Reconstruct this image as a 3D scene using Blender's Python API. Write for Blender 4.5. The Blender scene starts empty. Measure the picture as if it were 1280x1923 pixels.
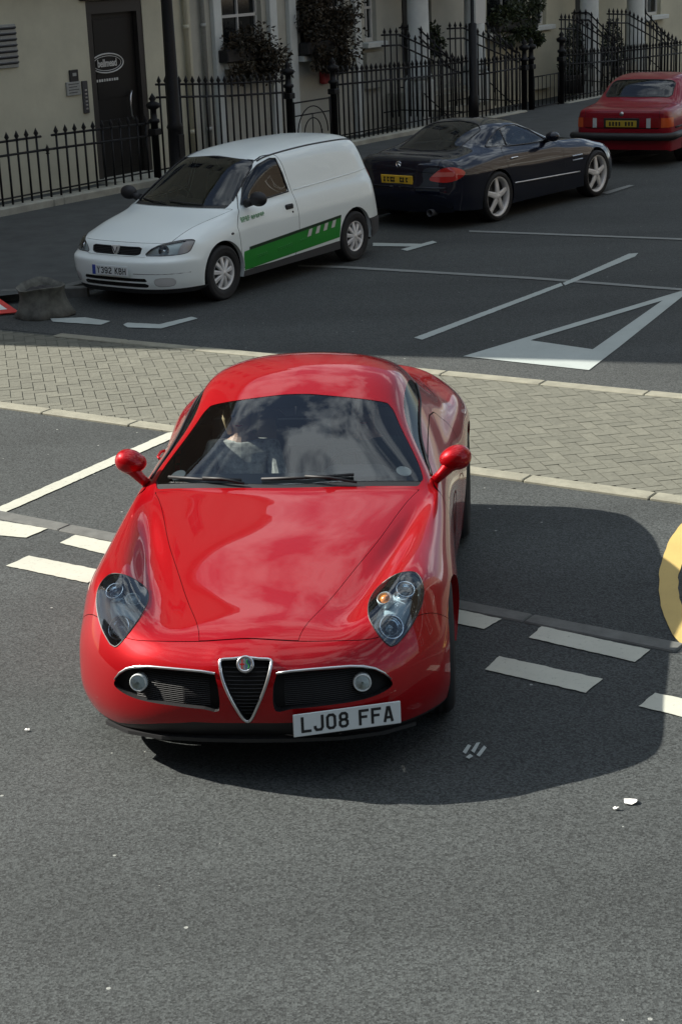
import bpy, bmesh, math, random
import numpy as np
from mathutils import Matrix, Vector

# ------------------------------------------------------------------ camera, world, sun
scene = bpy.context.scene
COL = scene.collection
rnd = random.Random(7)

CAM_F, CAM_PITCH, CAM_ROLL, CAM_H = 3259.07, 0.31525, -0.041756, 3.6495   # pixels of the 1280x1923 frame, radians, metres
fw = np.array([0, math.cos(CAM_PITCH), -math.sin(CAM_PITCH)])
r0 = np.array([1.0, 0, 0]); u0 = np.cross(r0, fw)
cr = r0 * math.cos(CAM_ROLL) + u0 * math.sin(CAM_ROLL)
cu = -r0 * math.sin(CAM_ROLL) + u0 * math.cos(CAM_ROLL)
cam_d = bpy.data.cameras.new('camera'); cam = bpy.data.objects.new('camera', cam_d); COL.objects.link(cam)
cam.matrix_world = Matrix(((cr[0], cu[0], -fw[0], 0), (cr[1], cu[1], -fw[1], 0), (cr[2], cu[2], -fw[2], CAM_H), (0, 0, 0, 1)))
cam_d.sensor_fit = 'VERTICAL'; cam_d.sensor_height = 24; cam_d.lens = CAM_F / 1923 * 24
cam_d.clip_end = 2000
scene.camera = cam

SUN_TO = np.array([-1.352, 0.415, 1.0]); SUN_TO = SUN_TO / np.linalg.norm(SUN_TO)
SUN_EL = math.asin(SUN_TO[2]); SUN_AZ = math.atan2(SUN_TO[0], SUN_TO[1])
world = bpy.data.worlds.new('World'); scene.world = world; world.use_nodes = True
wn = world.node_tree.nodes; wl = world.node_tree.links
for n in list(wn): wn.remove(n)
w_out = wn.new('ShaderNodeOutputWorld'); w_bg = wn.new('ShaderNodeBackground'); w_bg.inputs[1].default_value = 0.058
sky = wn.new('ShaderNodeTexSky'); sky.sky_type = 'NISHITA'; sky.sun_disc = False
sky.sun_elevation = SUN_EL; sky.sun_rotation = SUN_AZ; sky.air_density = 1.0; sky.dust_density = 0.6; sky.ozone_density = 1.5
w_tc = wn.new('ShaderNodeTexCoord'); w_map = wn.new('ShaderNodeMapping'); w_map.inputs['Scale'].default_value = (1.0, 1.0, 1.6); w_map.inputs['Location'].default_value = (3.3, 6.7, 0.3)
w_no = wn.new('ShaderNodeTexNoise'); w_no.inputs['Scale'].default_value = 5.5; w_no.inputs['Detail'].default_value = 12; w_no.inputs['Roughness'].default_value = 0.58
w_rmp = wn.new('ShaderNodeValToRGB'); w_rmp.color_ramp.elements[0].position = 0.49; w_rmp.color_ramp.elements[1].position = 0.62; w_rmp.color_ramp.elements[0].color = (.06, .06, .06, 1)
w_mix = wn.new('ShaderNodeMix'); w_mix.data_type = 'RGBA'
w_mix.inputs['B'].default_value = (10.5, 11.6, 12.4, 1)
wl.new(w_tc.outputs['Generated'], w_map.inputs['Vector']); wl.new(w_map.outputs[0], w_no.inputs['Vector'])
w_sep = wn.new('ShaderNodeSeparateXYZ'); w_z = wn.new('ShaderNodeMapRange'); w_z.inputs['From Min'].default_value = 0.78; w_z.inputs['From Max'].default_value = 0.95; w_z.inputs['To Max'].default_value = 0.07   # thicker cloud added overhead to pale the windscreen's reflection
w_add = wn.new('ShaderNodeMath'); w_add.operation = 'ADD'
wl.new(w_tc.outputs['Generated'], w_sep.inputs[0]); wl.new(w_sep.outputs[2], w_z.inputs['Value']); wl.new(w_no.outputs['Fac'], w_add.inputs[0]); wl.new(w_z.outputs[0], w_add.inputs[1]); wl.new(w_add.outputs[0], w_rmp.inputs[0]); wl.new(w_rmp.outputs[0], w_mix.inputs['Factor'])
wl.new(sky.outputs[0], w_mix.inputs['A']); wl.new(w_mix.outputs['Result'], w_bg.inputs[0]); wl.new(w_bg.outputs[0], w_out.inputs[0])

sun_d = bpy.data.lights.new('sun', 'SUN'); sun_d.energy = 5.0; sun_d.angle = math.radians(0.5); sun_d.color = (1.0, 0.95, 0.86)
sun = bpy.data.objects.new('sun', sun_d); COL.objects.link(sun)
sun.rotation_euler = Vector(-SUN_TO).to_track_quat('-Z', 'Y').to_euler()
sun.location = (-40, 20, 40)
scene.view_settings.view_transform = 'Standard'; scene.view_settings.look = 'None'
scene.view_settings.gamma = 1.0; scene.view_settings.exposure = 1.0
try: scene.view_settings.use_curve_mapping = False
except Exception: pass
scene.cycles.max_bounces = 8; scene.cycles.transparent_max_bounces = 12
scene.cycles.use_denoising = True

# ------------------------------------------------------------------ helpers
def G(px, py, z=0.0):
    "ground point seen at a pixel of the 1280x1923 photograph"
    d = fw + cr * (px - 640) / CAM_F - cu * (py - 961.5) / CAM_F
    t = (z - CAM_H) / d[2]
    return Vector((d[0] * t, d[1] * t, z))

def tag(o, label=None, cat=None, group=None, kind=None):
    if label: o['label'] = label
    if cat: o['category'] = cat
    if group: o['group'] = group
    if kind: o['kind'] = kind
    return o

def empty(name, loc=(0, 0, 0), rz=0.0, parent=None):
    o = bpy.data.objects.new(name, None); COL.objects.link(o)
    o.empty_display_size = 0.2; o.location = loc; o.rotation_euler = (0, 0, rz)
    if parent: o.parent = parent
    return o

def meshobj(name, verts, faces, mats, parent=None, smooth=False, normals=None, mi=None):
    me = bpy.data.meshes.new(name)
    me.from_pydata([tuple(map(float, v)) for v in verts], [], [tuple(map(int, f)) for f in faces])
    if not isinstance(mats, (list, tuple)): mats = [mats]
    for m in mats: me.materials.append(m)
    if mi is not None: me.polygons.foreach_set('material_index', np.array(mi, dtype=np.int32))
    if smooth: me.polygons.foreach_set('use_smooth', np.ones(len(me.polygons), dtype=bool))
    me.update()
    if normals is not None and len(me.vertices):
        me.normals_split_custom_set_from_vertices([tuple(map(float, n)) for n in normals])
    o = bpy.data.objects.new(name, me); COL.objects.link(o)
    if parent: o.parent = parent
    return o

class MB:
    "collects simple shapes and links them as one mesh"
    def __init__(s): s.v = []; s.f = []; s.sm = []; s.mi = []
    def add(s, vs, fs, smooth=False, mi=0):
        b = len(s.v); s.v += [tuple(map(float, v)) for v in vs]
        for f in fs: s.f.append(tuple(b + i for i in f)); s.sm.append(smooth); s.mi.append(mi)
    def box(s, c, size, M=None, bev=0.0, mi=0):
        hx, hy, hz = [x / 2 for x in size]
        if bev <= 0:
            vs = [(sx * hx, sy * hy, sz * hz) for sz in (-1, 1) for sy in (-1, 1) for sx in (-1, 1)]
            fs = [(0, 2, 3, 1), (4, 5, 7, 6), (0, 1, 5, 4), (2, 6, 7, 3), (0, 4, 6, 2), (1, 3, 7, 5)]
        else:
            b = min(bev, hx * .9, hy * .9, hz * .9)
            ring = lambda x, y: [(-x + b, -y), (x - b, -y), (x, -y + b), (x, y - b), (x - b, y), (-x + b, y), (-x, y - b), (-x, -y + b)]
            vs = []
            for z, ins in ((-hz, b), (-hz + b, 0), (hz - b, 0), (hz, b)):
                vs += [(p[0], p[1], z) for p in ring(hx - ins, hy - ins)]
            fs = [tuple(reversed(range(8))), tuple(range(24, 32))]
            for k in range(3):
                for i in range(8): j = (i + 1) % 8; fs.append((k * 8 + i, k * 8 + j, k * 8 + 8 + j, k * 8 + 8 + i))
        c = Vector(c)
        vs = [((M @ Vector(v)) if M is not None else Vector(v)) + c for v in vs]
        s.add(vs, fs, False, mi); return s
    def tube(s, pts, r, n=8, caps=True, mi=0):
        pts = [Vector(p) for p in pts]; rs = r if isinstance(r, (list, tuple)) else [r] * len(pts)
        vs = []; prev = None
        for i, p in enumerate(pts):
            d = (pts[min(i + 1, len(pts) - 1)] - pts[max(i - 1, 0)]).normalized()
            a = prev if prev is not None else (Vector((0, 0, 1)) if abs(d.z) < .9 else Vector((1, 0, 0)))
            x = a - d * a.dot(d)
            if x.length < 1e-5: x = Vector((0, 1, 0)).cross(d)
            x.normalize(); y = d.cross(x); prev = x
            vs += [p + (x * math.cos(2 * math.pi * k / n) + y * math.sin(2 * math.pi * k / n)) * rs[i] for k in range(n)]
        fs = []
        for i in range(len(pts) - 1):
            for k in range(n):
                j = (k + 1) % n; fs.append((i * n + k, i * n + j, (i + 1) * n + j, (i + 1) * n + k))
        if caps: fs += [tuple(reversed(range(n))), tuple(range((len(pts) - 1) * n, len(pts) * n))]
        s.add(vs, fs, n > 5, mi); return s
    def lathe(s, prof, axis='z', c=(0, 0, 0), n=24, M=None, mi=0, smooth=True, caps=True):
        "prof: (radius, height) pairs turned about the axis"
        vs = []; c = Vector(c)
        for (r, h) in prof:
            for k in range(n):
                a = 2 * math.pi * k / n; x, y = r * math.cos(a), r * math.sin(a)
                v = Vector((x, y, h)) if axis == 'z' else (Vector((h, x, y)) if axis == 'x' else Vector((y, h, x)))
                vs.append(((M @ v) if M is not None else v) + c)
        fs = []
        for i in range(len(prof) - 1):
            for k in range(n):
                j = (k + 1) % n; fs.append((i * n + k, i * n + j, (i + 1) * n + j, (i + 1) * n + k))
        if caps and prof[0][0] > 1e-6: fs.append(tuple(reversed(range(n))))
        if caps and prof[-1][0] > 1e-6: fs.append(tuple(range((len(prof) - 1) * n, len(prof) * n)))
        s.add(vs, fs, smooth, mi); return s
    def poly(s, pts, mi=0): s.add(pts, [tuple(range(len(pts)))], False, mi); return s
    def build(s, name, mats, parent=None):
        o = meshobj(name, s.v, s.f, mats, parent, mi=s.mi)
        if any(s.sm): o.data.polygons.foreach_set('use_smooth', np.array(s.sm, dtype=bool))
        return o

def ellipsoid(c, r, nu=20, nv=12, M=None, fn=None):
    vs = []; c = Vector(c)
    for i in range(nv + 1):
        t = math.pi * i / nv
        for k in range(nu):
            a = 2 * math.pi * k / nu
            v = Vector((r[0] * math.sin(t) * math.cos(a), r[1] * math.sin(t) * math.sin(a), r[2] * math.cos(t)))
            if fn: v = Vector(fn(v))
            if M is not None: v = M @ v
            vs.append(v + c)
    fs = [(i * nu + k, (i + 1) * nu + k, (i + 1) * nu + (k + 1) % nu, i * nu + (k + 1) % nu) for i in range(nv) for k in range(nu)]
    return vs, fs

# ------------------------------------------------------------------ materials
def new_mat(name):
    m = bpy.data.materials.new(name); m.use_nodes = True
    nt = m.node_tree; return m, nt, nt.nodes['Principled BSDF']

def mat(name, col, rough=0.6, metal=0.0, coat=0.0, var=0.0, vscale=8.0, bump=0.0, bscale=60.0, spec=0.5, emit=0.0, vcol=None):
    m, nt, b = new_mat(name)
    b.inputs['Base Color'].default_value = (*col, 1); b.inputs['Roughness'].default_value = rough; b.inputs['Metallic'].default_value = metal
    b.inputs['Coat Weight'].default_value = coat; b.inputs['Coat Roughness'].default_value = 0.015
    b.inputs['Specular IOR Level'].default_value = spec
    if emit: b.inputs['Emission Color'].default_value = (*col, 1); b.inputs['Emission Strength'].default_value = emit
    if var > 0:
        tc = nt.nodes.new('ShaderNodeTexCoord'); no = nt.nodes.new('ShaderNodeTexNoise'); no.inputs['Scale'].default_value = vscale; no.inputs['Detail'].default_value = 6
        no.inputs['Roughness'].default_value = 0.65
        rp = nt.nodes.new('ShaderNodeMapRange'); rp.inputs['From Min'].default_value = 0.3; rp.inputs['From Max'].default_value = 0.7
        mx = nt.nodes.new('ShaderNodeMix'); mx.data_type = 'RGBA'
        lo = tuple(c * (1 - var) for c in col); hi = tuple(min(1, c * (1 + var)) for c in (vcol or col))
        mx.inputs['A'].default_value = (*lo, 1); mx.inputs['B'].default_value = (*hi, 1)
        nt.links.new(tc.outputs['Object'], no.inputs['Vector']); nt.links.new(no.outputs['Fac'], rp.inputs['Value']); nt.links.new(rp.outputs[0], mx.inputs['Factor'])
        nt.links.new(mx.outputs['Result'], b.inputs['Base Color'])
    if bump > 0:
        tc = nt.nodes.new('ShaderNodeTexCoord'); no = nt.nodes.new('ShaderNodeTexNoise'); no.inputs['Scale'].default_value = bscale; no.inputs['Detail'].default_value = 4
        bp = nt.nodes.new('ShaderNodeBump'); bp.inputs['Strength'].default_value = bump; bp.inputs['Distance'].default_value = 0.01
        nt.links.new(tc.outputs['Object'], no.inputs['Vector']); nt.links.new(no.outputs['Fac'], bp.inputs['Height']); nt.links.new(bp.outputs[0], b.inputs['Normal'])
    return m

def asphalt_mat(name, base, speck=0.5, white=0.97, patch=0.12, tint=(1, 1, 1)):
    m, nt, b = new_mat(name); L = nt.links.new; N = nt.nodes.new
    tc = N('ShaderNodeTexCoord')
    fine = N('ShaderNodeTexNoise'); fine.inputs['Scale'].default_value = 80; fine.inputs['Detail'].default_value = 3; fine.inputs['Roughness'].default_value = 0.75
    vor = N('ShaderNodeTexVoronoi'); vor.inputs['Scale'].default_value = 105
    big = N('ShaderNodeTexNoise'); big.inputs['Scale'].default_value = 0.55; big.inputs['Detail'].default_value = 7; big.inputs['Roughness'].default_value = 0.6
    vs = N('ShaderNodeTexVoronoi'); vs.inputs['Scale'].default_value = 15
    for n in (fine, vor, big, vs): L(tc.outputs['Object'], n.inputs['Vector'])
    sep = N('ShaderNodeSeparateColor'); L(vor.outputs['Color'], sep.inputs[0])
    a = N('ShaderNodeMapRange'); a.inputs['To Min'].default_value = 1 - speck; a.inputs['To Max'].default_value = 1 + speck; L(sep.outputs[0], a.inputs['Value'])
    f = N('ShaderNodeMapRange'); f.inputs['From Min'].default_value = 0.3; f.inputs['From Max'].default_value = 0.7; f.inputs['To Min'].default_value = 1 - speck * .6; f.inputs['To Max'].default_value = 1 + speck * .6; L(fine.outputs['Fac'], f.inputs['Value'])
    g = N('ShaderNodeMapRange'); g.inputs['From Min'].default_value = 0.3; g.inputs['From Max'].default_value = 0.7; g.inputs['To Min'].default_value = 1 - patch; g.inputs['To Max'].default_value = 1 + patch; L(big.outputs['Fac'], g.inputs['Value'])
    m1 = N('ShaderNodeMath'); m1.operation = 'MULTIPLY'; L(a.outputs[0], m1.inputs[0]); L(f.outputs[0], m1.inputs[1])
    m2 = N('ShaderNodeMath'); m2.operation = 'MULTIPLY'; L(m1.outputs[0], m2.inputs[0]); L(g.outputs[0], m2.inputs[1])
    mp = N('ShaderNodeMapping'); mp.inputs['Rotation'].default_value = (0, 0, math.radians(34)); mp.inputs['Scale'].default_value = (0.12, 1.0, 1); L(tc.outputs['Object'], mp.inputs['Vector'])
    tr = N('ShaderNodeTexNoise'); tr.inputs['Scale'].default_value = 1.1; tr.inputs['Detail'].default_value = 4; L(mp.outputs[0], tr.inputs['Vector'])
    t1 = N('ShaderNodeMapRange'); t1.inputs['From Min'].default_value = 0.35; t1.inputs['From Max'].default_value = 0.65; t1.inputs['To Min'].default_value = 0.88; t1.inputs['To Max'].default_value = 1.10; L(tr.outputs['Fac'], t1.inputs['Value'])
    sv = N('ShaderNodeTexNoise'); sv.inputs['Scale'].default_value = 3.7; sv.inputs['Detail'].default_value = 6; sv.inputs['Roughness'].default_value = 0.7; L(tc.outputs['Object'], sv.inputs['Vector'])
    s1 = N('ShaderNodeMapRange'); s1.inputs['From Min'].default_value = 0.64; s1.inputs['From Max'].default_value = 0.74; s1.inputs['To Min'].default_value = 1.0; s1.inputs['To Max'].default_value = 0.72; L(sv.outputs['Fac'], s1.inputs['Value'])
    m3 = N('ShaderNodeMath'); m3.operation = 'MULTIPLY'; L(t1.outputs[0], m3.inputs[0]); L(s1.outputs[0], m3.inputs[1])
    m4 = N('ShaderNodeMath'); m4.operation = 'MULTIPLY'; L(m2.outputs[0], m4.inputs[0]); L(m3.outputs[0], m4.inputs[1]); m2 = m4
    sc = N('ShaderNodeVectorMath'); sc.operation = 'SCALE'; sc.inputs[0].default_value = tuple(base * t for t in tint); L(m2.outputs[0], sc.inputs['Scale'])
    # rare pale chippings
    s2 = N('ShaderNodeSeparateColor'); L(vs.outputs['Color'], s2.inputs[0])
    gt = N('ShaderNodeMath'); gt.operation = 'GREATER_THAN'; gt.inputs[1].default_value = white; L(s2.outputs[1], gt.inputs[0])
    lt = N('ShaderNodeMath'); lt.operation = 'LESS_THAN'; lt.inputs[1].default_value = 0.13; L(vs.outputs['Distance'], lt.inputs[0])
    an = N('ShaderNodeMath'); an.operation = 'MULTIPLY'; L(gt.outputs[0], an.inputs[0]); L(lt.outputs[0], an.inputs[1])
    mx = N('ShaderNodeMix'); mx.data_type = 'RGBA'; mx.inputs['B'].default_value = (0.26, 0.27, 0.25, 1); L(an.outputs[0], mx.inputs['Factor']); L(sc.outputs[0], mx.inputs['A'])
    L(mx.outputs['Result'], b.inputs['Base Color']); b.inputs['Roughness'].default_value = 0.85; b.inputs['Specular IOR Level'].default_value = 0.3
    bp = N('ShaderNodeBump'); bp.inputs['Strength'].default_value = 0.35; bp.inputs['Distance'].default_value = 0.004; L(vor.outputs['Distance'], bp.inputs['Height']); L(bp.outputs[0], b.inputs['Normal'])
    return m

def paint_mat(name, col, metal=0.0, rough=0.35, coat=1.0, flake=0.0, ior=1.5):
    m, nt, b = new_mat(name)
    b.inputs['Base Color'].default_value = (*col, 1); b.inputs['Metallic'].default_value = metal; b.inputs['Roughness'].default_value = rough; b.inputs['Specular IOR Level'].default_value = 0.1
    b.inputs['Coat Weight'].default_value = coat; b.inputs['Coat Roughness'].default_value = 0.012; b.inputs['Coat IOR'].default_value = ior
    tc = nt.nodes.new('ShaderNodeTexCoord'); no = nt.nodes.new('ShaderNodeTexNoise'); no.inputs['Scale'].default_value = 2.0; no.inputs['Detail'].default_value = 4
    bp = nt.nodes.new('ShaderNodeBump'); bp.inputs['Strength'].default_value = 0.02; bp.inputs['Distance'].default_value = 0.01
    nt.links.new(tc.outputs['Object'], no.inputs['Vector']); nt.links.new(no.outputs['Fac'], bp.inputs['Height']); nt.links.new(bp.outputs[0], b.inputs['Coat Normal'])
    return m

def glass_mat(name, tint=(0.5, 0.6, 0.6), ior=1.6, rough=0.0):
    m = bpy.data.materials.new(name); m.use_nodes = True; nt = m.node_tree
    for n in list(nt.nodes): nt.nodes.remove(n)
    o = nt.nodes.new('ShaderNodeOutputMaterial'); t = nt.nodes.new('ShaderNodeBsdfTransparent'); t.inputs[0].default_value = (*tint, 1)
    g = nt.nodes.new('ShaderNodeBsdfGlossy'); g.inputs['Roughness'].default_value = rough; f = nt.nodes.new('ShaderNodeFresnel'); f.inputs[0].default_value = ior
    mx = nt.nodes.new('ShaderNodeMixShader'); L = nt.links.new
    L(f.outputs[0], mx.inputs[0]); L(t.outputs[0], mx.inputs[1]); L(g.outputs[0], mx.inputs[2]); L(mx.outputs[0], o.inputs[0])
    return m

def marking_mat(name, col, wear=0.5):
    m, nt, b = new_mat(name); L = nt.links.new; N = nt.nodes.new
    tc = N('ShaderNodeTexCoord'); no = N('ShaderNodeTexNoise'); no.inputs['Scale'].default_value = 34; no.inputs['Detail'].default_value = 8; no.inputs['Roughness'].default_value = 0.85
    rp = N('ShaderNodeMapRange'); rp.inputs['From Min'].default_value = 0.56; rp.inputs['From Max'].default_value = 0.70; rp.inputs['To Max'].default_value = wear
    n2 = N('ShaderNodeTexNoise'); n2.inputs['Scale'].default_value = 3; n2.inputs['Detail'].default_value = 5
    r2 = N('ShaderNodeMapRange'); r2.inputs['To Min'].default_value = 0.82; r2.inputs['To Max'].default_value = 1.15
    sc = N('ShaderNodeVectorMath'); sc.operation = 'SCALE'; sc.inputs[0].default_value = col
    mx = N('ShaderNodeMix'); mx.data_type = 'RGBA'; mx.inputs['B'].default_value = (0.09, 0.09, 0.085, 1)
    L(tc.outputs['Object'], no.inputs['Vector']); L(tc.outputs['Object'], n2.inputs['Vector']); L(no.outputs['Fac'], rp.inputs['Value']); L(rp.outputs[0], mx.inputs['Factor'])
    L(n2.outputs['Fac'], r2.inputs['Value']); L(r2.outputs[0], sc.inputs['Scale']); L(sc.outputs[0], mx.inputs['A'])
    L(mx.outputs['Result'], b.inputs['Base Color']); b.inputs['Roughness'].default_value = 0.7
    return m

def attr_mat(name, lo, hi, rough=0.8, noise=0.15, nscale=40):
    "colour between lo and hi by a random tone stored per face"
    m, nt, b = new_mat(name); L = nt.links.new; N = nt.nodes.new
    at = N('ShaderNodeAttribute'); at.attribute_name = 'tone'
    mx = N('ShaderNodeMix'); mx.data_type = 'RGBA'; mx.inputs['A'].default_value = (*lo, 1); mx.inputs['B'].default_value = (*hi, 1); L(at.outputs['Fac'], mx.inputs['Factor'])
    tc = N('ShaderNodeTexCoord'); no = N('ShaderNodeTexNoise'); no.inputs['Scale'].default_value = nscale; no.inputs['Detail'].default_value = 5
    rp = N('ShaderNodeMapRange'); rp.inputs['To Min'].default_value = 1 - noise * 2; rp.inputs['To Max'].default_value = 1 + noise * 2
    sc = N('ShaderNodeVectorMath'); sc.operation = 'SCALE'
    L(tc.outputs['Object'], no.inputs['Vector']); L(no.outputs['Fac'], rp.inputs['Value']); L(mx.outputs['Result'], sc.inputs[0]); L(rp.outputs[0], sc.inputs['Scale'])
    L(sc.outputs[0], b.inputs['Base Color']); b.inputs['Roughness'].default_value = rough
    return m

def set_tone(o, tones):
    a = o.data.attributes.new('tone', 'FLOAT', 'FACE'); a.data.foreach_set('value', np.array(tones, dtype=np.float32))

M = {}
M['asphalt'] = asphalt_mat('asphalt', 0.052, 0.50, 0.962, 0.13, (0.91, 1.01, 0.99))
M['street'] = asphalt_mat('street_asphalt', 0.053, 0.5, 0.985, 0.12, (0.95, 1.03, 1.0))
M['footway'] = mat('footway', (0.06, 0.064, 0.062), 0.9, var=0.25, vscale=3, bump=0.2)
M['kerb'] = mat('kerb_stone', (0.235, 0.228, 0.175), 0.8, var=0.2, vscale=6, bump=0.15)
M['kerb_grey'] = mat('kerb_stone_grey', (0.105, 0.108, 0.10), 0.85, var=0.25, vscale=8, bump=0.15)
M['paver'] = attr_mat('block_paving', (0.110, 0.110, 0.086), (0.142, 0.141, 0.110), 0.85, 0.16, 30)
M['joint'] = mat('paving_joint', (0.088, 0.088, 0.070), 0.95)
M['white_line'] = marking_mat('white_road_paint', (0.44, 0.445, 0.375), 0.85)
M['grey_line'] = marking_mat('worn_road_paint', (0.37, 0.41, 0.39), 0.6)
M['faint_line'] = marking_mat('faint_road_paint', (0.19, 0.20, 0.19), 0.6)
M['yellow_line'] = marking_mat('yellow_road_paint', (0.50, 0.36, 0.115), 0.35)
M['red_paint'] = paint_mat('red_paint', (0.34, 0.0004, 0.004), 0.35, 0.36, 1.0, ior=1.40)
M['white_paint'] = paint_mat('white_paint', (0.77, 0.83, 0.81), 0, 0.4, 0.7)
M['blue_paint'] = paint_mat('blue_paint', (0.0015, 0.0032, 0.012), 0.0, 0.45, 1.0, ior=1.5)
M['dull_red'] = paint_mat('faded_red_paint', (0.22, 0.005, 0.014), 0.0, 0.45, 0.6)
M['black'] = mat('black_plastic', (0.012, 0.012, 0.013), 0.55)
M['void'] = mat('dark_gap', (0.004, 0.004, 0.004), 0.9)
M['lining'] = mat('dark_lining', (0.02, 0.02, 0.022), 0.9)
M['grey_plastic'] = mat('grey_plastic', (0.045, 0.045, 0.048), 0.6)
M['rubber'] = mat('tyre_rubber', (0.016, 0.016, 0.017), 0.8, var=0.2)
M['alloy'] = mat('alloy', (0.62, 0.63, 0.64), 0.28, 0.9)
M['silver_paint'] = mat('silver_wheel_trim', (0.70, 0.70, 0.69), 0.4, 0.2)
M['chrome'] = mat('chrome', (0.85, 0.86, 0.88), 0.1, 1.0)
M['satin'] = mat('satin_metal', (0.6, 0.61, 0.62), 0.3, 1.0)
M['lamp_dark'] = mat('lamp_bowl', (0.46, 0.54, 0.57), 0.3, 0.3)
M['amber'] = mat('amber_lens', (0.9, 0.28, 0.04), 0.3)
M['red_lens'] = mat('red_lens', (0.40, 0.012, 0.01), 0.12, coat=0.6)
M['lens_grey'] = mat('lens_reflector', (0.55, 0.60, 0.60), 0.3, 0.25)
M['glass'] = glass_mat('windscreen_glass', (0.86, 0.92, 0.92), 1.85)
M['side_glass'] = glass_mat('side_glass', (0.35, 0.42, 0.42), 1.65)
M['clear_glass'] = glass_mat('clear_side_glass', (0.75, 0.8, 0.8), 1.6)
M['lamp_glass'] = glass_mat('lamp_glass', (0.85, 0.93, 0.97), 2.0)
M['van_lamp_glass'] = glass_mat('van_lamp_glass', (0.9, 0.95, 0.95), 1.5)
M['van_bowl'] = mat('van_lamp_bowl', (0.62, 0.66, 0.65), 0.35)
M['plate_white'] = mat('plate_white', (0.62, 0.66, 0.66), 0.4)
M['plate_yellow'] = mat('plate_yellow', (0.75, 0.45, 0.03), 0.4)
M['ink'] = mat('plate_ink', (0.008, 0.008, 0.01), 0.5)
M['blue_band'] = mat('plate_blue', (0.02, 0.05, 0.3), 0.5)
M['green'] = mat('green_vinyl', (0.012, 0.24, 0.022), 0.4, coat=0.3)
M['green_pale'] = mat('pale_green_vinyl', (0.05, 0.33, 0.06), 0.5)
M['green_dark'] = mat('dark_green_vinyl', (0.006, 0.03, 0.010), 0.4)
M['seat'] = mat('seat_leather', (0.10, 0.09, 0.08), 0.5)
M['skin'] = mat('skin', (0.48, 0.30, 0.22), 0.55)
M['hair_fair'] = mat('fair_hair', (0.45, 0.34, 0.2), 0.7)
M['hair_dark'] = mat('dark_hair', (0.03, 0.022, 0.018), 0.7)
M['cloth_pale'] = mat('pale_print_cloth', (0.45, 0.45, 0.42), 0.9, var=0.75, vscale=14)
M['cloth_dark'] = mat('dark_green_cloth', (0.04, 0.055, 0.05), 0.9)
M['denim'] = mat('denim', (0.03, 0.045, 0.09), 0.9)
M['iron'] = mat('black_iron', (0.006, 0.006, 0.007), 0.55, var=0.3, spec=0.3)
M['render'] = mat('cream_render', (0.50, 0.48, 0.365), 0.9, var=0.10, vscale=1.4, bump=0.1)
M['render_b'] = mat('pale_grey_render', (0.42, 0.415, 0.355), 0.9, var=0.10, vscale=1.2, bump=0.1)
M['stone'] = mat('white_stone', (0.58, 0.61, 0.58), 0.8, var=0.10, vscale=3)
M['plinth'] = mat('plinth_stone', (0.34, 0.335, 0.28), 0.9, var=0.22, vscale=3, bump=0.2)
M['door_black'] = mat('black_door', (0.005, 0.005, 0.005), 0.5, spec=0.3)
M['door_frame'] = mat('brown_frame', (0.028, 0.024, 0.020), 0.6)
M['sign_white'] = mat('white_lettering', (0.55, 0.55, 0.52), 0.6)
M['sign_grey'] = mat('sign_plate', (0.30, 0.31, 0.29), 0.5, var=0.15, vscale=30)
M['dark_pane'] = mat('dark_window_glass', (0.008, 0.010, 0.011), 0.06, spec=0.6)
M['sash'] = mat('white_sash', (0.55, 0.55, 0.52), 0.6)
M['leaf'] = attr_mat('leaves', (0.010, 0.018, 0.005), (0.045, 0.062, 0.016), 0.6)
M['leaf_dry'] = attr_mat('autumn_leaves', (0.012, 0.011, 0.006), (0.055, 0.038, 0.016), 0.7)
M['leaf_dark'] = attr_mat('dark_leaves', (0.006, 0.012, 0.006), (0.02, 0.032, 0.014), 0.7)
M['wood'] = mat('bark', (0.05, 0.035, 0.022), 0.9)
M['alarm_red'] = mat('alarm_red', (0.30, 0.015, 0.02), 0.5)
M['sign_red'] = mat('sign_red', (0.62, 0.03, 0.02), 0.5)
M['sack'] = mat('grey_sack', (0.10, 0.10, 0.085), 0.85, var=0.5, vscale=7, bump=0.5, bscale=14)
M['sack_dark'] = mat('dark_sack_mouth', (.03, .028, .028), .9)
M['brick'] = mat('brown_brick', (0.20, 0.13, 0.09), 0.9, var=0.2)
M['brick_pale'] = mat('pale_brick', (0.16, 0.13, 0.10), 0.9, var=0.2)
M['dash_grey'] = mat('grey_dashboard', (.10, .105, .105), .7)
M['paper'] = mat('paper', (0.75, 0.74, 0.70), 0.9)
M['carpet'] = mat('dark_carpet', (0.015, 0.015, 0.016), 0.95)

# ------------------------------------------------------------------ surfaces for vehicle bodies
def nat_spline(t, y):
    n = len(t); h = np.diff(t); A = np.zeros((n, n)); B = np.zeros((n,) + y.shape[1:])
    A[0, 0] = A[-1, -1] = 1
    for i in range(1, n - 1):
        A[i, i - 1] = h[i - 1]; A[i, i] = 2 * (h[i - 1] + h[i]); A[i, i + 1] = h[i]
        B[i] = 6 * ((y[i + 1] - y[i]) / h[i] - (y[i] - y[i - 1]) / h[i - 1])
    return np.linalg.solve(A, B.reshape(n, -1)).reshape(B.shape)

def ev_spline(t, y, m2, k, f):
    h = t[k + 1] - t[k]; sh = (slice(None),) + (None,) * (y.ndim - 1)
    h = h[sh]; a = (1 - f)[sh]; b = f[sh]
    return a * y[k] + b * y[k + 1] + ((a ** 3 - a) * m2[k] + (b ** 3 - b) * m2[k + 1]) * h * h / 6

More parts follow.
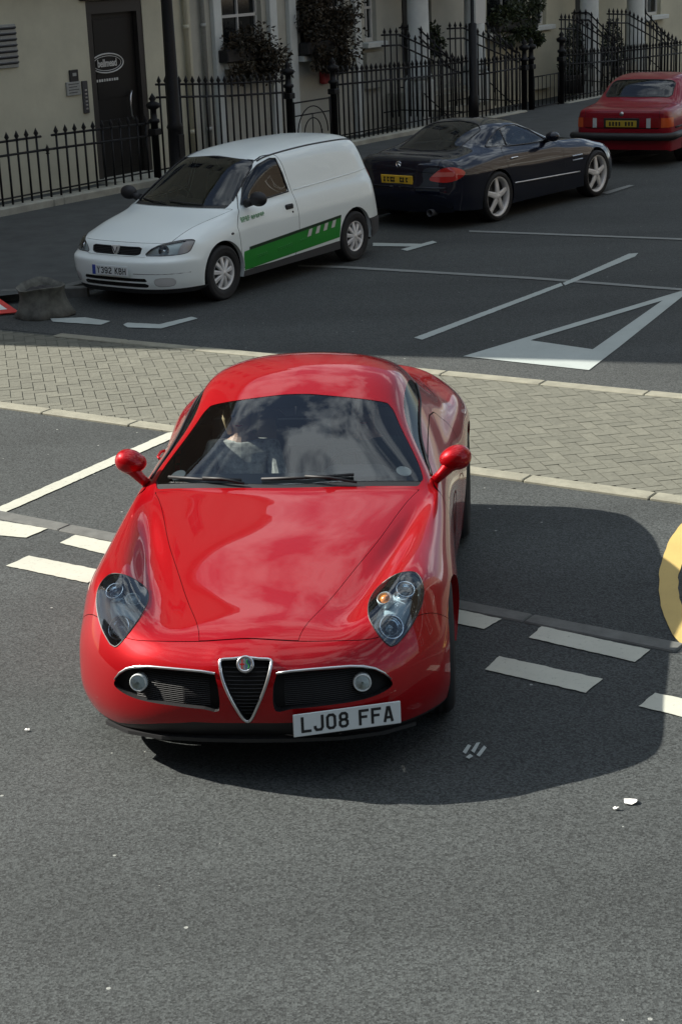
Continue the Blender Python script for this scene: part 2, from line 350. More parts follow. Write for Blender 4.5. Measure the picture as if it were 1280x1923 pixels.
def mono_eval(t, y, k, f):
    h = np.diff(t); sh = (slice(None),) + (None,) * (y.ndim - 1); d = np.diff(y, axis=0) / h[sh]
    m = np.zeros_like(y); w1 = (2 * h[1:] + h[:-1])[sh]; w2 = (h[1:] + 2 * h[:-1])[sh]
    same = d[:-1] * d[1:] > 0
    with np.errstate(divide='ignore', invalid='ignore'):
        m[1:-1] = np.where(same, (w1 + w2) / (w1 / np.where(d[:-1] == 0, 1e-9, d[:-1]) + w2 / np.where(d[1:] == 0, 1e-9, d[1:])), 0)
    m[0] = d[0]; m[-1] = d[-1]
    hh = h[k][sh]; f = f[sh]; f2, f3 = f * f, f * f * f
    return y[k] * (2 * f3 - 3 * f2 + 1) + m[k] * hh * (f3 - 2 * f2 + f) + y[k + 1] * (3 * f2 - 2 * f3) + m[k + 1] * hh * (f3 - f2)

def interp_axis0(P, sub, mono=False):
    d = np.linalg.norm(np.diff(P, axis=0), axis=-1).mean(axis=1) + 1e-3
    t = np.concatenate([[0], np.cumsum(d)])
    n = len(P); ks = np.repeat(np.arange(n - 1), sub); fs = np.tile(np.arange(sub) / sub, n - 1)
    ks = np.append(ks, n - 2); fs = np.append(fs, 1.0)
    if mono: return mono_eval(t, P, ks, fs), ks + fs
    return ev_spline(t, P, nat_spline(t, P), ks, fs), ks + fs

def car_surface(rows, sub_r=9, sub_c=8, smooth=2, mono=False):
    P = np.array(rows, dtype=float)                      # rows x cols x (u, v, z), cols from the centre line out
    full = np.concatenate([P[:, :0:-1] * np.array([-1, 1, 1]), P], axis=1)
    nc = P.shape[1] - 1
    S, tr = interp_axis0(full, sub_r, mono)
    S2, tc = interp_axis0(np.swapaxes(S, 0, 1), sub_c, True); S = np.swapaxes(S2, 0, 1); tc = tc - nc
    for _ in range(smooth):
        Q = S.copy(); Q[1:-1] = (S[:-2] + 2 * S[1:-1] + S[2:]) / 4; R = Q.copy(); R[:, 1:-1] = (Q[:, :-2] + 2 * Q[:, 1:-1] + Q[:, 2:]) / 4; S = R
    S = (S + S[:, ::-1] * np.array([-1, 1, 1])) / 2
    nr, ncc = S.shape[:2]
    ii, jj = np.meshgrid(np.arange(nr - 1), np.arange(ncc - 1), indexing='ij'); a = (ii * ncc + jj).ravel()
    left = (jj.ravel() < (ncc - 1) // 2)
    q = np.stack([a, a + ncc, a + ncc + 1, a + 1], 1)
    F = np.concatenate([np.where(left[:, None], q[:, [0, 1, 2]], q[:, [0, 1, 3]]), np.where(left[:, None], q[:, [0, 2, 3]], q[:, [1, 2, 3]])])
    V = S.reshape(-1, 3); ST = np.stack(np.meshgrid(tr, tc, indexing='ij'), -1).reshape(-1, 2)
    fn = np.cross(V[F[:, 1]] - V[F[:, 0]], V[F[:, 2]] - V[F[:, 0]])
    # outward = upward on the roof
    mid = np.abs(ST[F[:, 0], 1]) < 1; top = V[F[:, 0], 2] > V[:, 2].max() * .9
    if fn[mid & top][:, 2].sum() < 0: F = F[:, ::-1]; fn = -fn
    N = np.zeros_like(V)
    for k in range(3): np.add.at(N, F[:, k], fn)
    N /= np.linalg.norm(N, axis=1)[:, None] + 1e-12
    return dict(V=V, N=N, ST=ST, F=F)

def sdf(poly, x, y):
    "signed distance to a closed outline, positive inside"
    poly = np.array(poly, dtype=float); n = len(poly); d = np.full(x.shape, 1e9); ins = np.zeros(x.shape, dtype=bool)
    for i in range(n):
        a = poly[i]; b = poly[(i + 1) % n]; e = b - a; px = x - a[0]; py = y - a[1]
        t = np.clip((px * e[0] + py * e[1]) / (e @ e + 1e-12), 0, 1)
        d = np.minimum(d, np.hypot(px - t * e[0], py - t * e[1]))
        c = ((a[1] <= y) & (b[1] > y)) | ((b[1] <= y) & (a[1] > y))
        with np.errstate(divide='ignore', invalid='ignore'):
            ins ^= c & (x < a[0] + (y - a[1]) / (b[1] - a[1] + 1e-12) * e[0])
    return np.where(ins, d, -d)

def rounded(pts, n=5):
    pts = np.array(pts, float); out = []; k = len(pts)
    for i in range(k):
        p0, p1, p2, p3 = pts[i - 1], pts[i], pts[(i + 1) % k], pts[(i + 2) % k]
        for j in range(n):
            t = j / n
            out.append(.5 * ((2 * p1) + (p2 - p0) * t + (2 * p0 - 5 * p1 + 4 * p2 - p3) * t * t + (3 * p1 - p0 - 3 * p2 + p3) * t ** 3))
    return np.array(out)

def clip(m, g):
    "split a piece where g changes sign; returns inside (g>0), outside, cut segments"
    V, N, ST, F = m['V'], m['N'], m['ST'], m['F']
    pos = g > 0; c = pos[F].sum(1)
    fin = [F[c == 3]]; fout = [F[c == 0]]
    nv, nn, ns, cache = [], [], [], {}; base = len(V)
    def cut(a, b):
        k = (a, b) if a < b else (b, a)
        if k not in cache:
            t = g[k[0]] / (g[k[0]] - g[k[1]]); cache[k] = base + len(nv)
            nv.append(V[k[0]] * (1 - t) + V[k[1]] * t); n = N[k[0]] * (1 - t) + N[k[1]] * t; nn.append(n / (np.linalg.norm(n) + 1e-12)); ns.append(ST[k[0]] * (1 - t) + ST[k[1]] * t)
        return cache[k]
    ti, to, seg = [], [], []
    for f in F[(c == 1) | (c == 2)]:
        one = pos[f].sum() == 1
        for k in range(3):
            if pos[f[k]] == one: a, b, d = int(f[k]), int(f[(k + 1) % 3]), int(f[(k + 2) % 3]); break
        p, q = cut(a, b), cut(a, d)
        (ti if one else to).append((a, p, q)); (to if one else ti).extend([(p, b, d), (p, d, q)])
        seg.append((p, q) if one else (q, p))
    V2 = np.concatenate([V, np.array(nv).reshape(-1, 3)]); N2 = np.concatenate([N, np.array(nn).reshape(-1, 3)]); S2 = np.concatenate([ST, np.array(ns).reshape(-1, 2)])
    def mk(fs, extra):
        Fx = np.concatenate(fs + [np.array(extra, dtype=int).reshape(-1, 3)]); used = np.unique(Fx); mp = np.full(len(V2), -1); mp[used] = np.arange(len(used))
        return dict(V=V2[used], N=N2[used], ST=S2[used], F=mp[Fx])
    return mk(fin, ti), mk(fout, to), (V2[np.array(seg, dtype=int).reshape(-1, 2)] if seg else np.zeros((0, 2, 3)))

def sub_piece(p, mask):
    "faces of a piece whose first vertex passes the mask"
    F = p['F'][mask[p['F'][:, 0]]]; used = np.unique(F); mp = np.full(len(p['V']), -1); mp[used] = np.arange(len(used))
    return dict(V=p['V'][used], N=p['N'][used], ST=p['ST'][used], F=mp[F])

def piece_obj(name, p, m, parent, off=0.0, shift=(0, 0, 0)):
    if len(p['F']) == 0: return None
    return meshobj(name, p['V'] + p['N'] * off + np.array(shift), p['F'], m, parent, True, p['N'])

def flange(name, seg, vec, m, parent, mirror=True):
    "a return edge swept from cut segments by vec (x mirrored on the far side)"
    mb = MB()
    for a, b in seg:
        s = np.array([np.sign(a[0]) if mirror else 1, 1, 1]); d = np.array(vec) * s
        mb.add([a, b, b + d, a + d], [(0, 1, 2, 3)])
    return mb.build(name, m, parent)

class Body:
    def __init__(s, rows, root, paint, **k): s.root = root; s.paint = paint; s.p = car_surface(rows, **k); s.full = s.p
    @property
    def u(s): return np.abs(s.p['V'][:, 0])
    @property
    def x(s): return s.p['V'][:, 0]
    @property
    def v(s): return s.p['V'][:, 1]
    @property
    def z(s): return s.p['V'][:, 2]
    @property
    def t(s): return s.p['ST'][:, 0]
    @property
    def s_(s): return np.abs(s.p['ST'][:, 1])
    def take(s, g, gap=0.0):
        "remove the inside of g from the body and return it (with its cut); a gap leaves a dark groove"
        if gap:
            out, rest, _ = clip(s.p, g + gap / 2)
            # recompute the field on the strip through linear transport
            gi = s._carry(g, s.p, out)
            ins, strip, seg = clip(out, gi - gap / 2)
            s.p = rest; s.gaps = getattr(s, 'gaps', []) + [strip]
            return ins, seg
        ins, rest, seg = clip(s.p, g); s.p = rest; return ins, seg
    def _carry(s, g, src, dst):
        # nearest transport by hashing coordinates; new cut vertices sit at g = -gap/2
        key = {tuple(np.round(v, 7)): gg for v, gg in zip(src['V'], g)}
        mn = -1e9
        return np.array([key.get(tuple(np.round(v, 7)), None) if tuple(np.round(v, 7)) in key else s._edge for v in dst['V']], dtype=float)
    def panel(s, g, gap):
        s._edge = -gap / 2
        return s.take(g, gap)
    def arches(s, wheels, r, flare_in=0.05):
        for (v0, z0) in wheels:
            g = np.minimum(r - np.hypot(s.v - v0, s.z - z0), s.u - 0.35)
            _, seg = s.take(g)
            s.segs = getattr(s, 'segs', []) + [seg]
    def finish(s, name='body', lining=True):
        o = piece_obj(name, s.p, s.paint, s.root)
        if lining:
            piece_obj('inner_lining', s.p, M['lining'], o, -0.018)
        mb = MB()
        for st in getattr(s, 'gaps', []):
            mb.add(st['V'] - st['N'] * 0.007, [tuple(f) for f in st['F']])
        if mb.f: mb.build('panel_gap', M['void'], o)
        for seg in getattr(s, 'segs', []):
            for sg in (1, -1):
                mb = MB()
                for a, b in seg:
                    if a[0] * sg > 0:
                        d = np.array([-sg * 0.05, 0, 0]); mb.add([a, b, b + d, a + d], [(0, 1, 2, 3)])
                if mb.f: mb.build('arch_edge', s.paint, o)
        s.obj = o; return o

def text_mesh(txt, size, align='CENTER', bold=0.0, sx=1.0, depth=0.0015):
    cu_ = bpy.data.curves.new('txt', 'FONT'); cu_.body = txt; cu_.size = size; cu_.align_x = align; cu_.align_y = 'CENTER'; cu_.extrude = depth; cu_.offset = bold; cu_.resolution_u = 6
    o = bpy.data.objects.new('txt', cu_); COL.objects.link(o)
    bpy.context.view_layer.update()
    me = o.evaluated_get(bpy.context.evaluated_depsgraph_get()).to_mesh()
    vs = [(v.co.x * sx, v.co.y, v.co.z) for v in me.vertices]; fs = [tuple(p.vertices) for p in me.polygons]
    o.evaluated_get(bpy.context.evaluated_depsgraph_get()).to_mesh_clear()
    bpy.data.objects.remove(o); bpy.data.curves.remove(cu_)
    return vs, fs

GLYPH = {   # number-plate characters as strokes on a 50 x 79 grid
 'L': [[(7, 79), (7, 7), (50, 7)]], 'J': [[(43, 79), (43, 18), (36, 7), (14, 7), (7, 18), (7, 28)]], 'F': [[(7, 0), (7, 72), (50, 72)], [(7, 41), (42, 41)]],
 'A': [[(6, 0), (21, 72), (29, 72), (44, 0)], [(12, 22), (38, 22)]], '0': [[(16, 7), (34, 7), (43, 17), (43, 62), (34, 72), (16, 72), (7, 62), (7, 17), (16, 7)]],
 '8': [[(16, 7), (34, 7), (43, 16), (43, 31), (34, 41), (16, 41), (7, 31), (7, 16), (16, 7)], [(16, 41), (34, 41), (41, 49), (41, 64), (33, 72), (17, 72), (9, 64), (9, 49), (16, 41)]],
 'Y': [[(7, 79), (25, 38), (43, 79)], [(25, 38), (25, 0)]], '3': [[(7, 60), (16, 72), (34, 72), (43, 62), (43, 50), (34, 41), (22, 41)], [(34, 41), (43, 31), (43, 17), (34, 7), (16, 7), (7, 18)]],
 '9': [[(43, 38), (34, 33), (16, 33), (7, 43), (7, 62), (16, 72), (34, 72), (43, 62), (43, 17), (34, 7), (14, 7), (7, 15)]], '2': [[(7, 58), (16, 72), (34, 72), (43, 62), (43, 48), (7, 16), (7, 7), (50, 7)]],
 'K': [[(7, 0), (7, 79)], [(44, 79), (10, 36)], [(20, 46), (45, 0)]], 'B': [[(7, 7), (34, 7), (43, 16), (43, 31), (34, 41), (7, 41)], [(34, 41), (41, 49), (41, 64), (33, 72), (7, 72), (7, 7)]], 'H': [[(7, 0), (7, 79)], [(43, 0), (43, 79)], [(7, 41), (43, 41)]]}
def stroke_text(txt, w=13.5):
    vs, fs = [], []; x = 0
    for ch in txt:
        if ch == ' ': x += 38; continue
        for line in GLYPH[ch]:
            P = [Vector((p[0] + x, p[1])) for p in line]; n = len(P); closed = P[0] == P[-1]; b = len(vs)
            for i, p in enumerate(P):
                d0 = (P[i] - P[i - 1]) if i > 0 else ((P[-1] - P[-2]) if closed else (P[1] - P[0])); d1 = (P[i + 1] - P[i]) if i < n - 1 else ((P[1] - P[0]) if closed else d0)
                d0 = d0.normalized(); d1 = d1.normalized(); n0 = Vector((-d0.y, d0.x)); n1 = Vector((-d1.y, d1.x)); m = (n0 + n1); m = m / max(m.dot(n0), .5)
                vs += [(p.x + m.x * w / 2, p.y + m.y * w / 2, 0), (p.x - m.x * w / 2, p.y - m.y * w / 2, 0)]
            fs += [(b + 2 * i, b + 2 * i + 1, b + 2 * i + 3, b + 2 * i + 2) for i in range(n - 1)]
        x += 61
    return vs, fs

def plate(parent, txt, c, xdir, ydir, mface, w=0.505, h=0.107, band=False, tsize=0.1, sx=0.8):
    "number plate: c centre, xdir reading direction, ydir up; returns the plate with its lettering as a child"
    X = Vector(xdir).normalized(); Y = Vector(ydir); Y = (Y - X * Y.dot(X)).normalized(); Z = X.cross(Y)
    Mx = Matrix((X, Y, Z)).transposed(); c = Vector(c)
    mb = MB(); mb.box((0, 0, 0), (w, h, 0.008), None, 0.003)
    mb.v = [tuple(Mx @ Vector(v) + c) for v in mb.v]
    p = mb.build('number_plate', mface, parent)
    vs, fs = stroke_text(txt)
    xs = [v[0] for v in vs]; ys = [v[1] for v in vs]; cx = (min(xs) + max(xs)) / 2; cy = (min(ys) + max(ys)) / 2
    k = (0.86 * w - (0.03 if band else 0)) / (max(xs) - min(xs)); ky = 0.079 / 0.111 * h / (max(ys) - min(ys))
    meshobj('lettering', [Mx @ Vector(((v[0] - cx) * k + (0.02 if band else 0), (v[1] - cy) * ky, v[2] + 0.0056)) + c for v in vs], fs, M['ink'], p)
    if band:
        b = MB(); b.box((0, 0, 0), (0.045, h - .004, 0.002)); b.v = [tuple(Mx @ (Vector(v) + Vector((-w / 2 + .026, 0, .0052))) + c) for v in b.v]
        b.build('blue_band', M['blue_band'], p)
    return p

def wheel(parent, x, v, R, width, rim_r, spokes, mrim, side, style='spoke', steer=0.0, camber=0.0):
    "tyre with tread and sidewall; rim, spokes and hub as a child; axle along x, side = +1 outside towards +x"
    Mr = Matrix.Rotation(steer, 3, 'Z')
    w = width / 2; c = Vector((x, v, R))
    tyre = MB()
    prof = [(rim_r, -w * .8), (rim_r + (R - rim_r) * .5, -w), (R - .02, -w * .93), (R - .003, -w * .75)]
    for k in (-.5, -.2, .2, .5): prof += [(R, w * (k - .1)), (R - .006, w * (k - .02)), (R - .006, w * (k + .02)), (R, w * (k + .1))]
    prof += [(R - .003, w * .75), (R - .02, w * .93), (R - .035, w * .985), (R - .04, w * .95), (rim_r + (R - rim_r) * .5, w), (rim_r, w * .8)]
    vs_prof = [(r, h * side) for r, h in prof]
    tyre.lathe(vs_prof + [vs_prof[0]], 'x', c, 40, Mr, caps=False)
    t = tyre.build('wheel', M['rubber'], parent)
    rim = MB()
    o = w * .8 * side
    rim.lathe([(rim_r, -o * .9), (rim_r * .96, -o * .8), (rim_r * .9, o * .2), (rim_r * .92, o * .75), (rim_r, o * 1.04), (rim_r * 1.015, o * 1.0), (rim_r * 1.0, o * .9)], 'x', c, 40, Mr, caps=False)
    hub_x = o * .72
    for k in range(spokes):
        a = 2 * math.pi * (k + .25) / spokes
        er = Vector((0, math.cos(a), math.sin(a))); et = Vector((0, -math.sin(a), math.cos(a))); ex = Vector((side, 0, 0))
        w0, w1 = (rim_r * .16, rim_r * .11) if style == 'spoke' else ((rim_r * .12, rim_r * .19) if style == 'cover' else (rim_r * .09, rim_r * .15) if style == 'thin' else (rim_r * .30, rim_r * .24))
        vs = []
        for rr, ww, dx in ((rim_r * .16, w0, .018), (rim_r * .5, (w0 + w1) / 2, .012), (rim_r * .95, w1, -.005)):
            for sgn, dd in ((-1, -.02), (-1, .0), (-.6, .008), (.6, .008), (1, .0), (1, -.02)):
                q = er * rr + et * (ww * sgn) + ex * (dx + dd) + Vector((hub_x, 0, 0)); vs.append(Mr @ q + c)
        fs = [(i * 6 + j, i * 6 + j + 1, i * 6 + 7 + j, i * 6 + 6 + j) for i in range(2) for j in range(5)]
        rim.add(vs, fs)
    rim.lathe([(0, hub_x + .03 * side), (rim_r * .16, hub_x + .027 * side), (rim_r * .2, hub_x + .012 * side), (rim_r * .2, hub_x - .03 * side)], 'x', c, 20, Mr)
    r = rim.build('rim', mrim, t)
    back = MB(); back.lathe([(0, 0), (rim_r * .93, 0)], 'x', c + Mr @ Vector((o * .15, 0, 0)), 28, Mr, caps=False); back.lathe([(0, .01 * side), (rim_r * .62, .01 * side), (rim_r * .62, 0)], 'x', c + Mr @ Vector((o * .2, 0, 0)), 28, Mr, caps=False)
    back.build('brake_disc', M['black'], t)
    return t

def liner(parent, x0, x1, v, z, r):
    mb = MB(); n = 24; vs = []
    for x in (x0, x1):
        for k in range(n + 1):
            a = -0.25 + (math.pi + 0.5) * k / n; vs.append((x, v + r * math.cos(a), z + r * math.sin(a)))
    fs = [(k, k + 1, n + 2 + k, n + 1 + k) for k in range(n)]
    mb.add(vs, fs, True)
    mb.add([vs[k] for k in range(n + 1)], [tuple(range(n + 1))])
    return mb.build('wheel_liner', M['void'], parent)

def seat(parent, x, v, z, w=0.46, h=0.62, headrest=True):
    mb = MB()
    mb.box((x, v, z), (w, 0.5, 0.14), Matrix.Rotation(0.12, 3, 'X'), 0.05)
    mb.box((x, v + .32, z + .33), (w, 0.14, h), Matrix.Rotation(-0.28, 3, 'X'), 0.06)
    if headrest: mb.box((x, v + .46, z + .33 + h / 2 + .12), (w * .52, 0.09, 0.17), Matrix.Rotation(-0.28, 3, 'X'), 0.035)
    return mb.build('seat', M['seat'], parent)

def steering_wheel(parent, x, v, z, r=0.185, tilt=0.42):
    mb = MB(); Mt = Matrix.Rotation(-(math.pi / 2 - tilt), 3, 'X'); c = Vector((x, v, z))
    ring = [c + Mt @ Vector((r * math.cos(2 * math.pi * k / 28), r * math.sin(2 * math.pi * k / 28), 0)) for k in range(29)]
    mb.tube(ring, 0.015, 8, False)
    for a in (0.1, math.pi - .1, -math.pi / 2): mb.tube([c, c + Mt @ Vector((r * math.cos(a), r * math.sin(a), 0))], 0.016, 6)
    mb.lathe([(0, .03), (.06, .025), (.075, 0), (.06, -.03)], 'z', c, 18, Mt)
    mb.tube([c, c + Mt @ Vector((0, 0, -.25))], .03, 8)
    return mb.build('steering_wheel', M['black'], parent)

# grid look-ups on a body surface
def body_at(b, s, t, off=0.0):
    full = b.full; sr, sc = b.sub; nc = b.nc; ncols = 2 * nc * sc + 1; nrows = len(full['V']) // ncols
    a = min(max(t * sr, 0), nrows - 1.001); c = min(max((s + nc) * sc, 0), ncols - 1.001)
    i, j = int(a), int(c); fa, fc = a - i, c - j
    def g(A): return (A[i * ncols + j] * (1 - fa) * (1 - fc) + A[i * ncols + j + 1] * (1 - fa) * fc + A[(i + 1) * ncols + j] * fa * (1 - fc) + A[(i + 1) * ncols + j + 1] * fa * fc)
    n = g(full['N']); return Vector(g(full['V']) + n / np.linalg.norm(n) * off)

def body_hit(b, ax, p, rest, want, off=0.0):
    "point of the surface over coordinates p of the two axes ax; of several, the one with the lowest (want=-1) or highest value on axis rest"
    V, F, N = b.full['V'], b.full['F'], b.full['N']; A = V[F][:, :, list(ax)]
    x, y = p; a, c, d = A[:, 0], A[:, 1], A[:, 2]
    den = (c[:, 1] - d[:, 1]) * (a[:, 0] - d[:, 0]) + (d[:, 0] - c[:, 0]) * (a[:, 1] - d[:, 1]); den = np.where(np.abs(den) < 1e-12, 1e-12, den)
    w0 = ((c[:, 1] - d[:, 1]) * (x - d[:, 0]) + (d[:, 0] - c[:, 0]) * (y - d[:, 1])) / den
    w1 = ((d[:, 1] - a[:, 1]) * (x - d[:, 0]) + (a[:, 0] - d[:, 0]) * (y - d[:, 1])) / den; w2 = 1 - w0 - w1
    ok = np.where((w0 >= -1e-4) & (w1 >= -1e-4) & (w2 >= -1e-4))[0]
    if len(ok) == 0:
        k = np.argmin((V[:, ax[0]] - x) ** 2 + (V[:, ax[1]] - y) ** 2); return Vector(V[k] + N[k] * off), Vector(N[k])
    w = np.stack([w0, w1, w2], 1)[ok]; P = (V[F[ok]] * w[:, :, None]).sum(1); Q = (N[F[ok]] * w[:, :, None]).sum(1)
    k = np.argmax(P[:, rest] * want); n = Q[k] / np.linalg.norm(Q[k]); return Vector(P[k] + n * off), Vector(n)

def make_body(rows, root, paint, sub_r=9, sub_c=8, smooth=2, mono=False):
    b = Body(rows, root, paint, sub_r=sub_r, sub_c=sub_c, smooth=smooth, mono=mono); b.sub = (sub_r, sub_c); b.nc = len(rows[0]) - 1; return b

def both(p):
    "split a piece into its two sides"
    x = p['V'][:, 0]; return [sub_piece(p, x > 0), sub_piece(p, x <= 0)]

# ------------------------------------------------------------------ people seated in the sports car
def seated_person(loc, rz, label, top, hair, driver, scale=1.0):
    root = empty('person', loc, rz)     # origin on the seat under the pelvis; faces -y
    def skin_obj(name, nodes, edges, m, parent, lv=2):
        me = bpy.data.meshes.new(name); me.from_pydata([n[:3] for n in nodes], edges, []); me.materials.append(m)
        o = bpy.data.objects.new(name, me); COL.objects.link(o); o.parent = parent
        sk = o.modifiers.new('skin', 'SKIN'); o.modifiers.new('sub', 'SUBSURF').levels = lv; o.modifiers['sub'].render_levels = lv
        me.update()
        if not me.skin_vertices: me.attributes.new('skin', 'FLOAT_VECTOR', 'POINT')
        for i, n in enumerate(nodes):
            d = me.skin_vertices[0].data[i]; d.radius = (n[3], n[4] if len(n) > 4 else n[3]); d.use_root = (i == 0)
        for p in me.polygons: p.use_smooth = True
        return o
    nodes = [(0, 0, .10, .14, .11), (0, .06, .28, .125, .10), (0, .11, .46, .15, .10), (0, .13, .55, .09, .075), (0, .12, .61, .055), (0, .10, .67, .06), (0, .075, .735, .077, .092), (0, .08, .80, .07, .085), (0, .085, .835, .045, .05)]
    edges = [(i, i + 1) for i in range(8)]
    nodes.append((0, -.028, .715, .014)); edges.append((6, 9))                         # nose
    for sx in (-1, 1):
        b = len(nodes)
        hx, hz = (.12, .42) if driver else (.07, .17)
        hy = -.42 if driver else -.27
        nodes += [(sx * .19, .12, .50, .06), (sx * .24, -.02, .29, .045), (sx * (.24 + hx) / 2, (hy - .02) / 2 - .04, (.27 + hz) / 2, .038), (sx * hx, hy, hz, .026, .03), (sx * hx, hy - .05, hz + .012, .03, .016)]
        edges += [(2, b), (b, b + 1), (b + 1, b + 2), (b + 2, b + 3), (b + 3, b + 4)]
        for k in range(4):
            f = len(nodes); yy = hy - .085; xo = sx * hx + (k - 1.5) * .019; L = (.030, .036, .034, .026)[k]
            nodes += [(xo, yy, hz + .012, .0085), (xo, yy - L, hz - .004, .008), (xo, yy - L - .004, hz - .030, .007)]
            edges += [(b + 4, f), (f, f + 1), (f + 1, f + 2)]
        f = len(nodes); nodes += [(sx * hx - sx * .03, hy - .035, hz - .004, .010), (sx * hx - sx * .04, hy - .07, hz - .022, .008)]; edges += [(b + 3, f), (f, f + 1)]
        b = len(nodes)
        nodes += [(sx * .09, -.05, .07, .085), (sx * .12, -.42, .16, .065), (sx * .12, -.62, -.12, .045), (sx * .12, -.70, -.17, .035)]
        edges += [(0, b), (b, b + 1), (b + 1, b + 2), (b + 2, b + 3)]
    body = skin_obj('body', nodes, edges, M['skin'], root)
    tn = [(0, .0, .09, .16, .13), (0, .06, .28, .145, .12), (0, .11, .46, .165, .115), (0, .13, .555, .085, .075)]; te = [(0, 1), (1, 2), (2, 3)]
    for sx in (-1, 1):
        b = len(tn); hx, hz = (.12, .42) if driver else (.07, .17); hy = -.42 if driver else -.27
        tn += [(sx * .19, .12, .50, .075), (sx * .245, -.02, .29, .06), (sx * (.24 + hx) / 2, (hy - .02) / 2 - .04, (.27 + hz) / 2, .05), (sx * (.2 * .24 + .8 * hx), hy * .85, hz - .01, .038)]
        te += [(2, b), (b, b + 1), (b + 1, b + 2), (b + 2, b + 3)]
    skin_obj('jacket', tn, te, top, body)
    ln = [(0, .0, .08, .15, .12)]; le = []
    for sx in (-1, 1):
        b = len(ln); ln += [(sx * .09, -.05, .075, .098), (sx * .12, -.42, .16, .078), (sx * .12, -.60, -.10, .06)]; le += [(0, b), (b, b + 1), (b + 1, b + 2)]
    skin_obj('trousers', ln, le, M['denim'], body)
    mb = MB()
    def hf(v):
        k = 1.0 + .05 * math.sin(v.x * 90) * math.sin(v.z * 70)
        return (v.x * k, (v.y if v.y > -.03 else -.03 + (v.y + .03) * .25) * k, v.z * k)
    vs, fs = ellipsoid((0, .10, .785), (.088, .105, .088), 24, 14, None, hf); mb.add(vs, fs, True)
    if not driver:
        for sx in (-1, 1): mb.tube([(sx * .075, .09, .78), (sx * .088, .10, .70), (sx * .08, .12, .60)], [.03, .034, .018], 8)
    mb.build('hair', hair, body)
    for sx in (-1, 1):
        mb = MB(); vs, fs = ellipsoid((sx * .032, -.006, .745), (.012, .008, .008), 10, 6); mb.add(vs, fs, True); mb.build('eye', M['ink'], body)
        mb = MB(); vs, fs = ellipsoid((sx * .078, .085, .735), (.010, .022, .032), 10, 6); mb.add(vs, fs, True); mb.build('ear', M['skin'], body)
    mb = MB(); mb.tube([(-.024, -.010, .685), (0, -.016, .683), (.024, -.010, .685)], .005, 6); mb.build('mouth', M['red_lens'], body)
    root.scale = (scale,) * 3
    tag(root, label, 'person', 'people in the sports car')
    return root

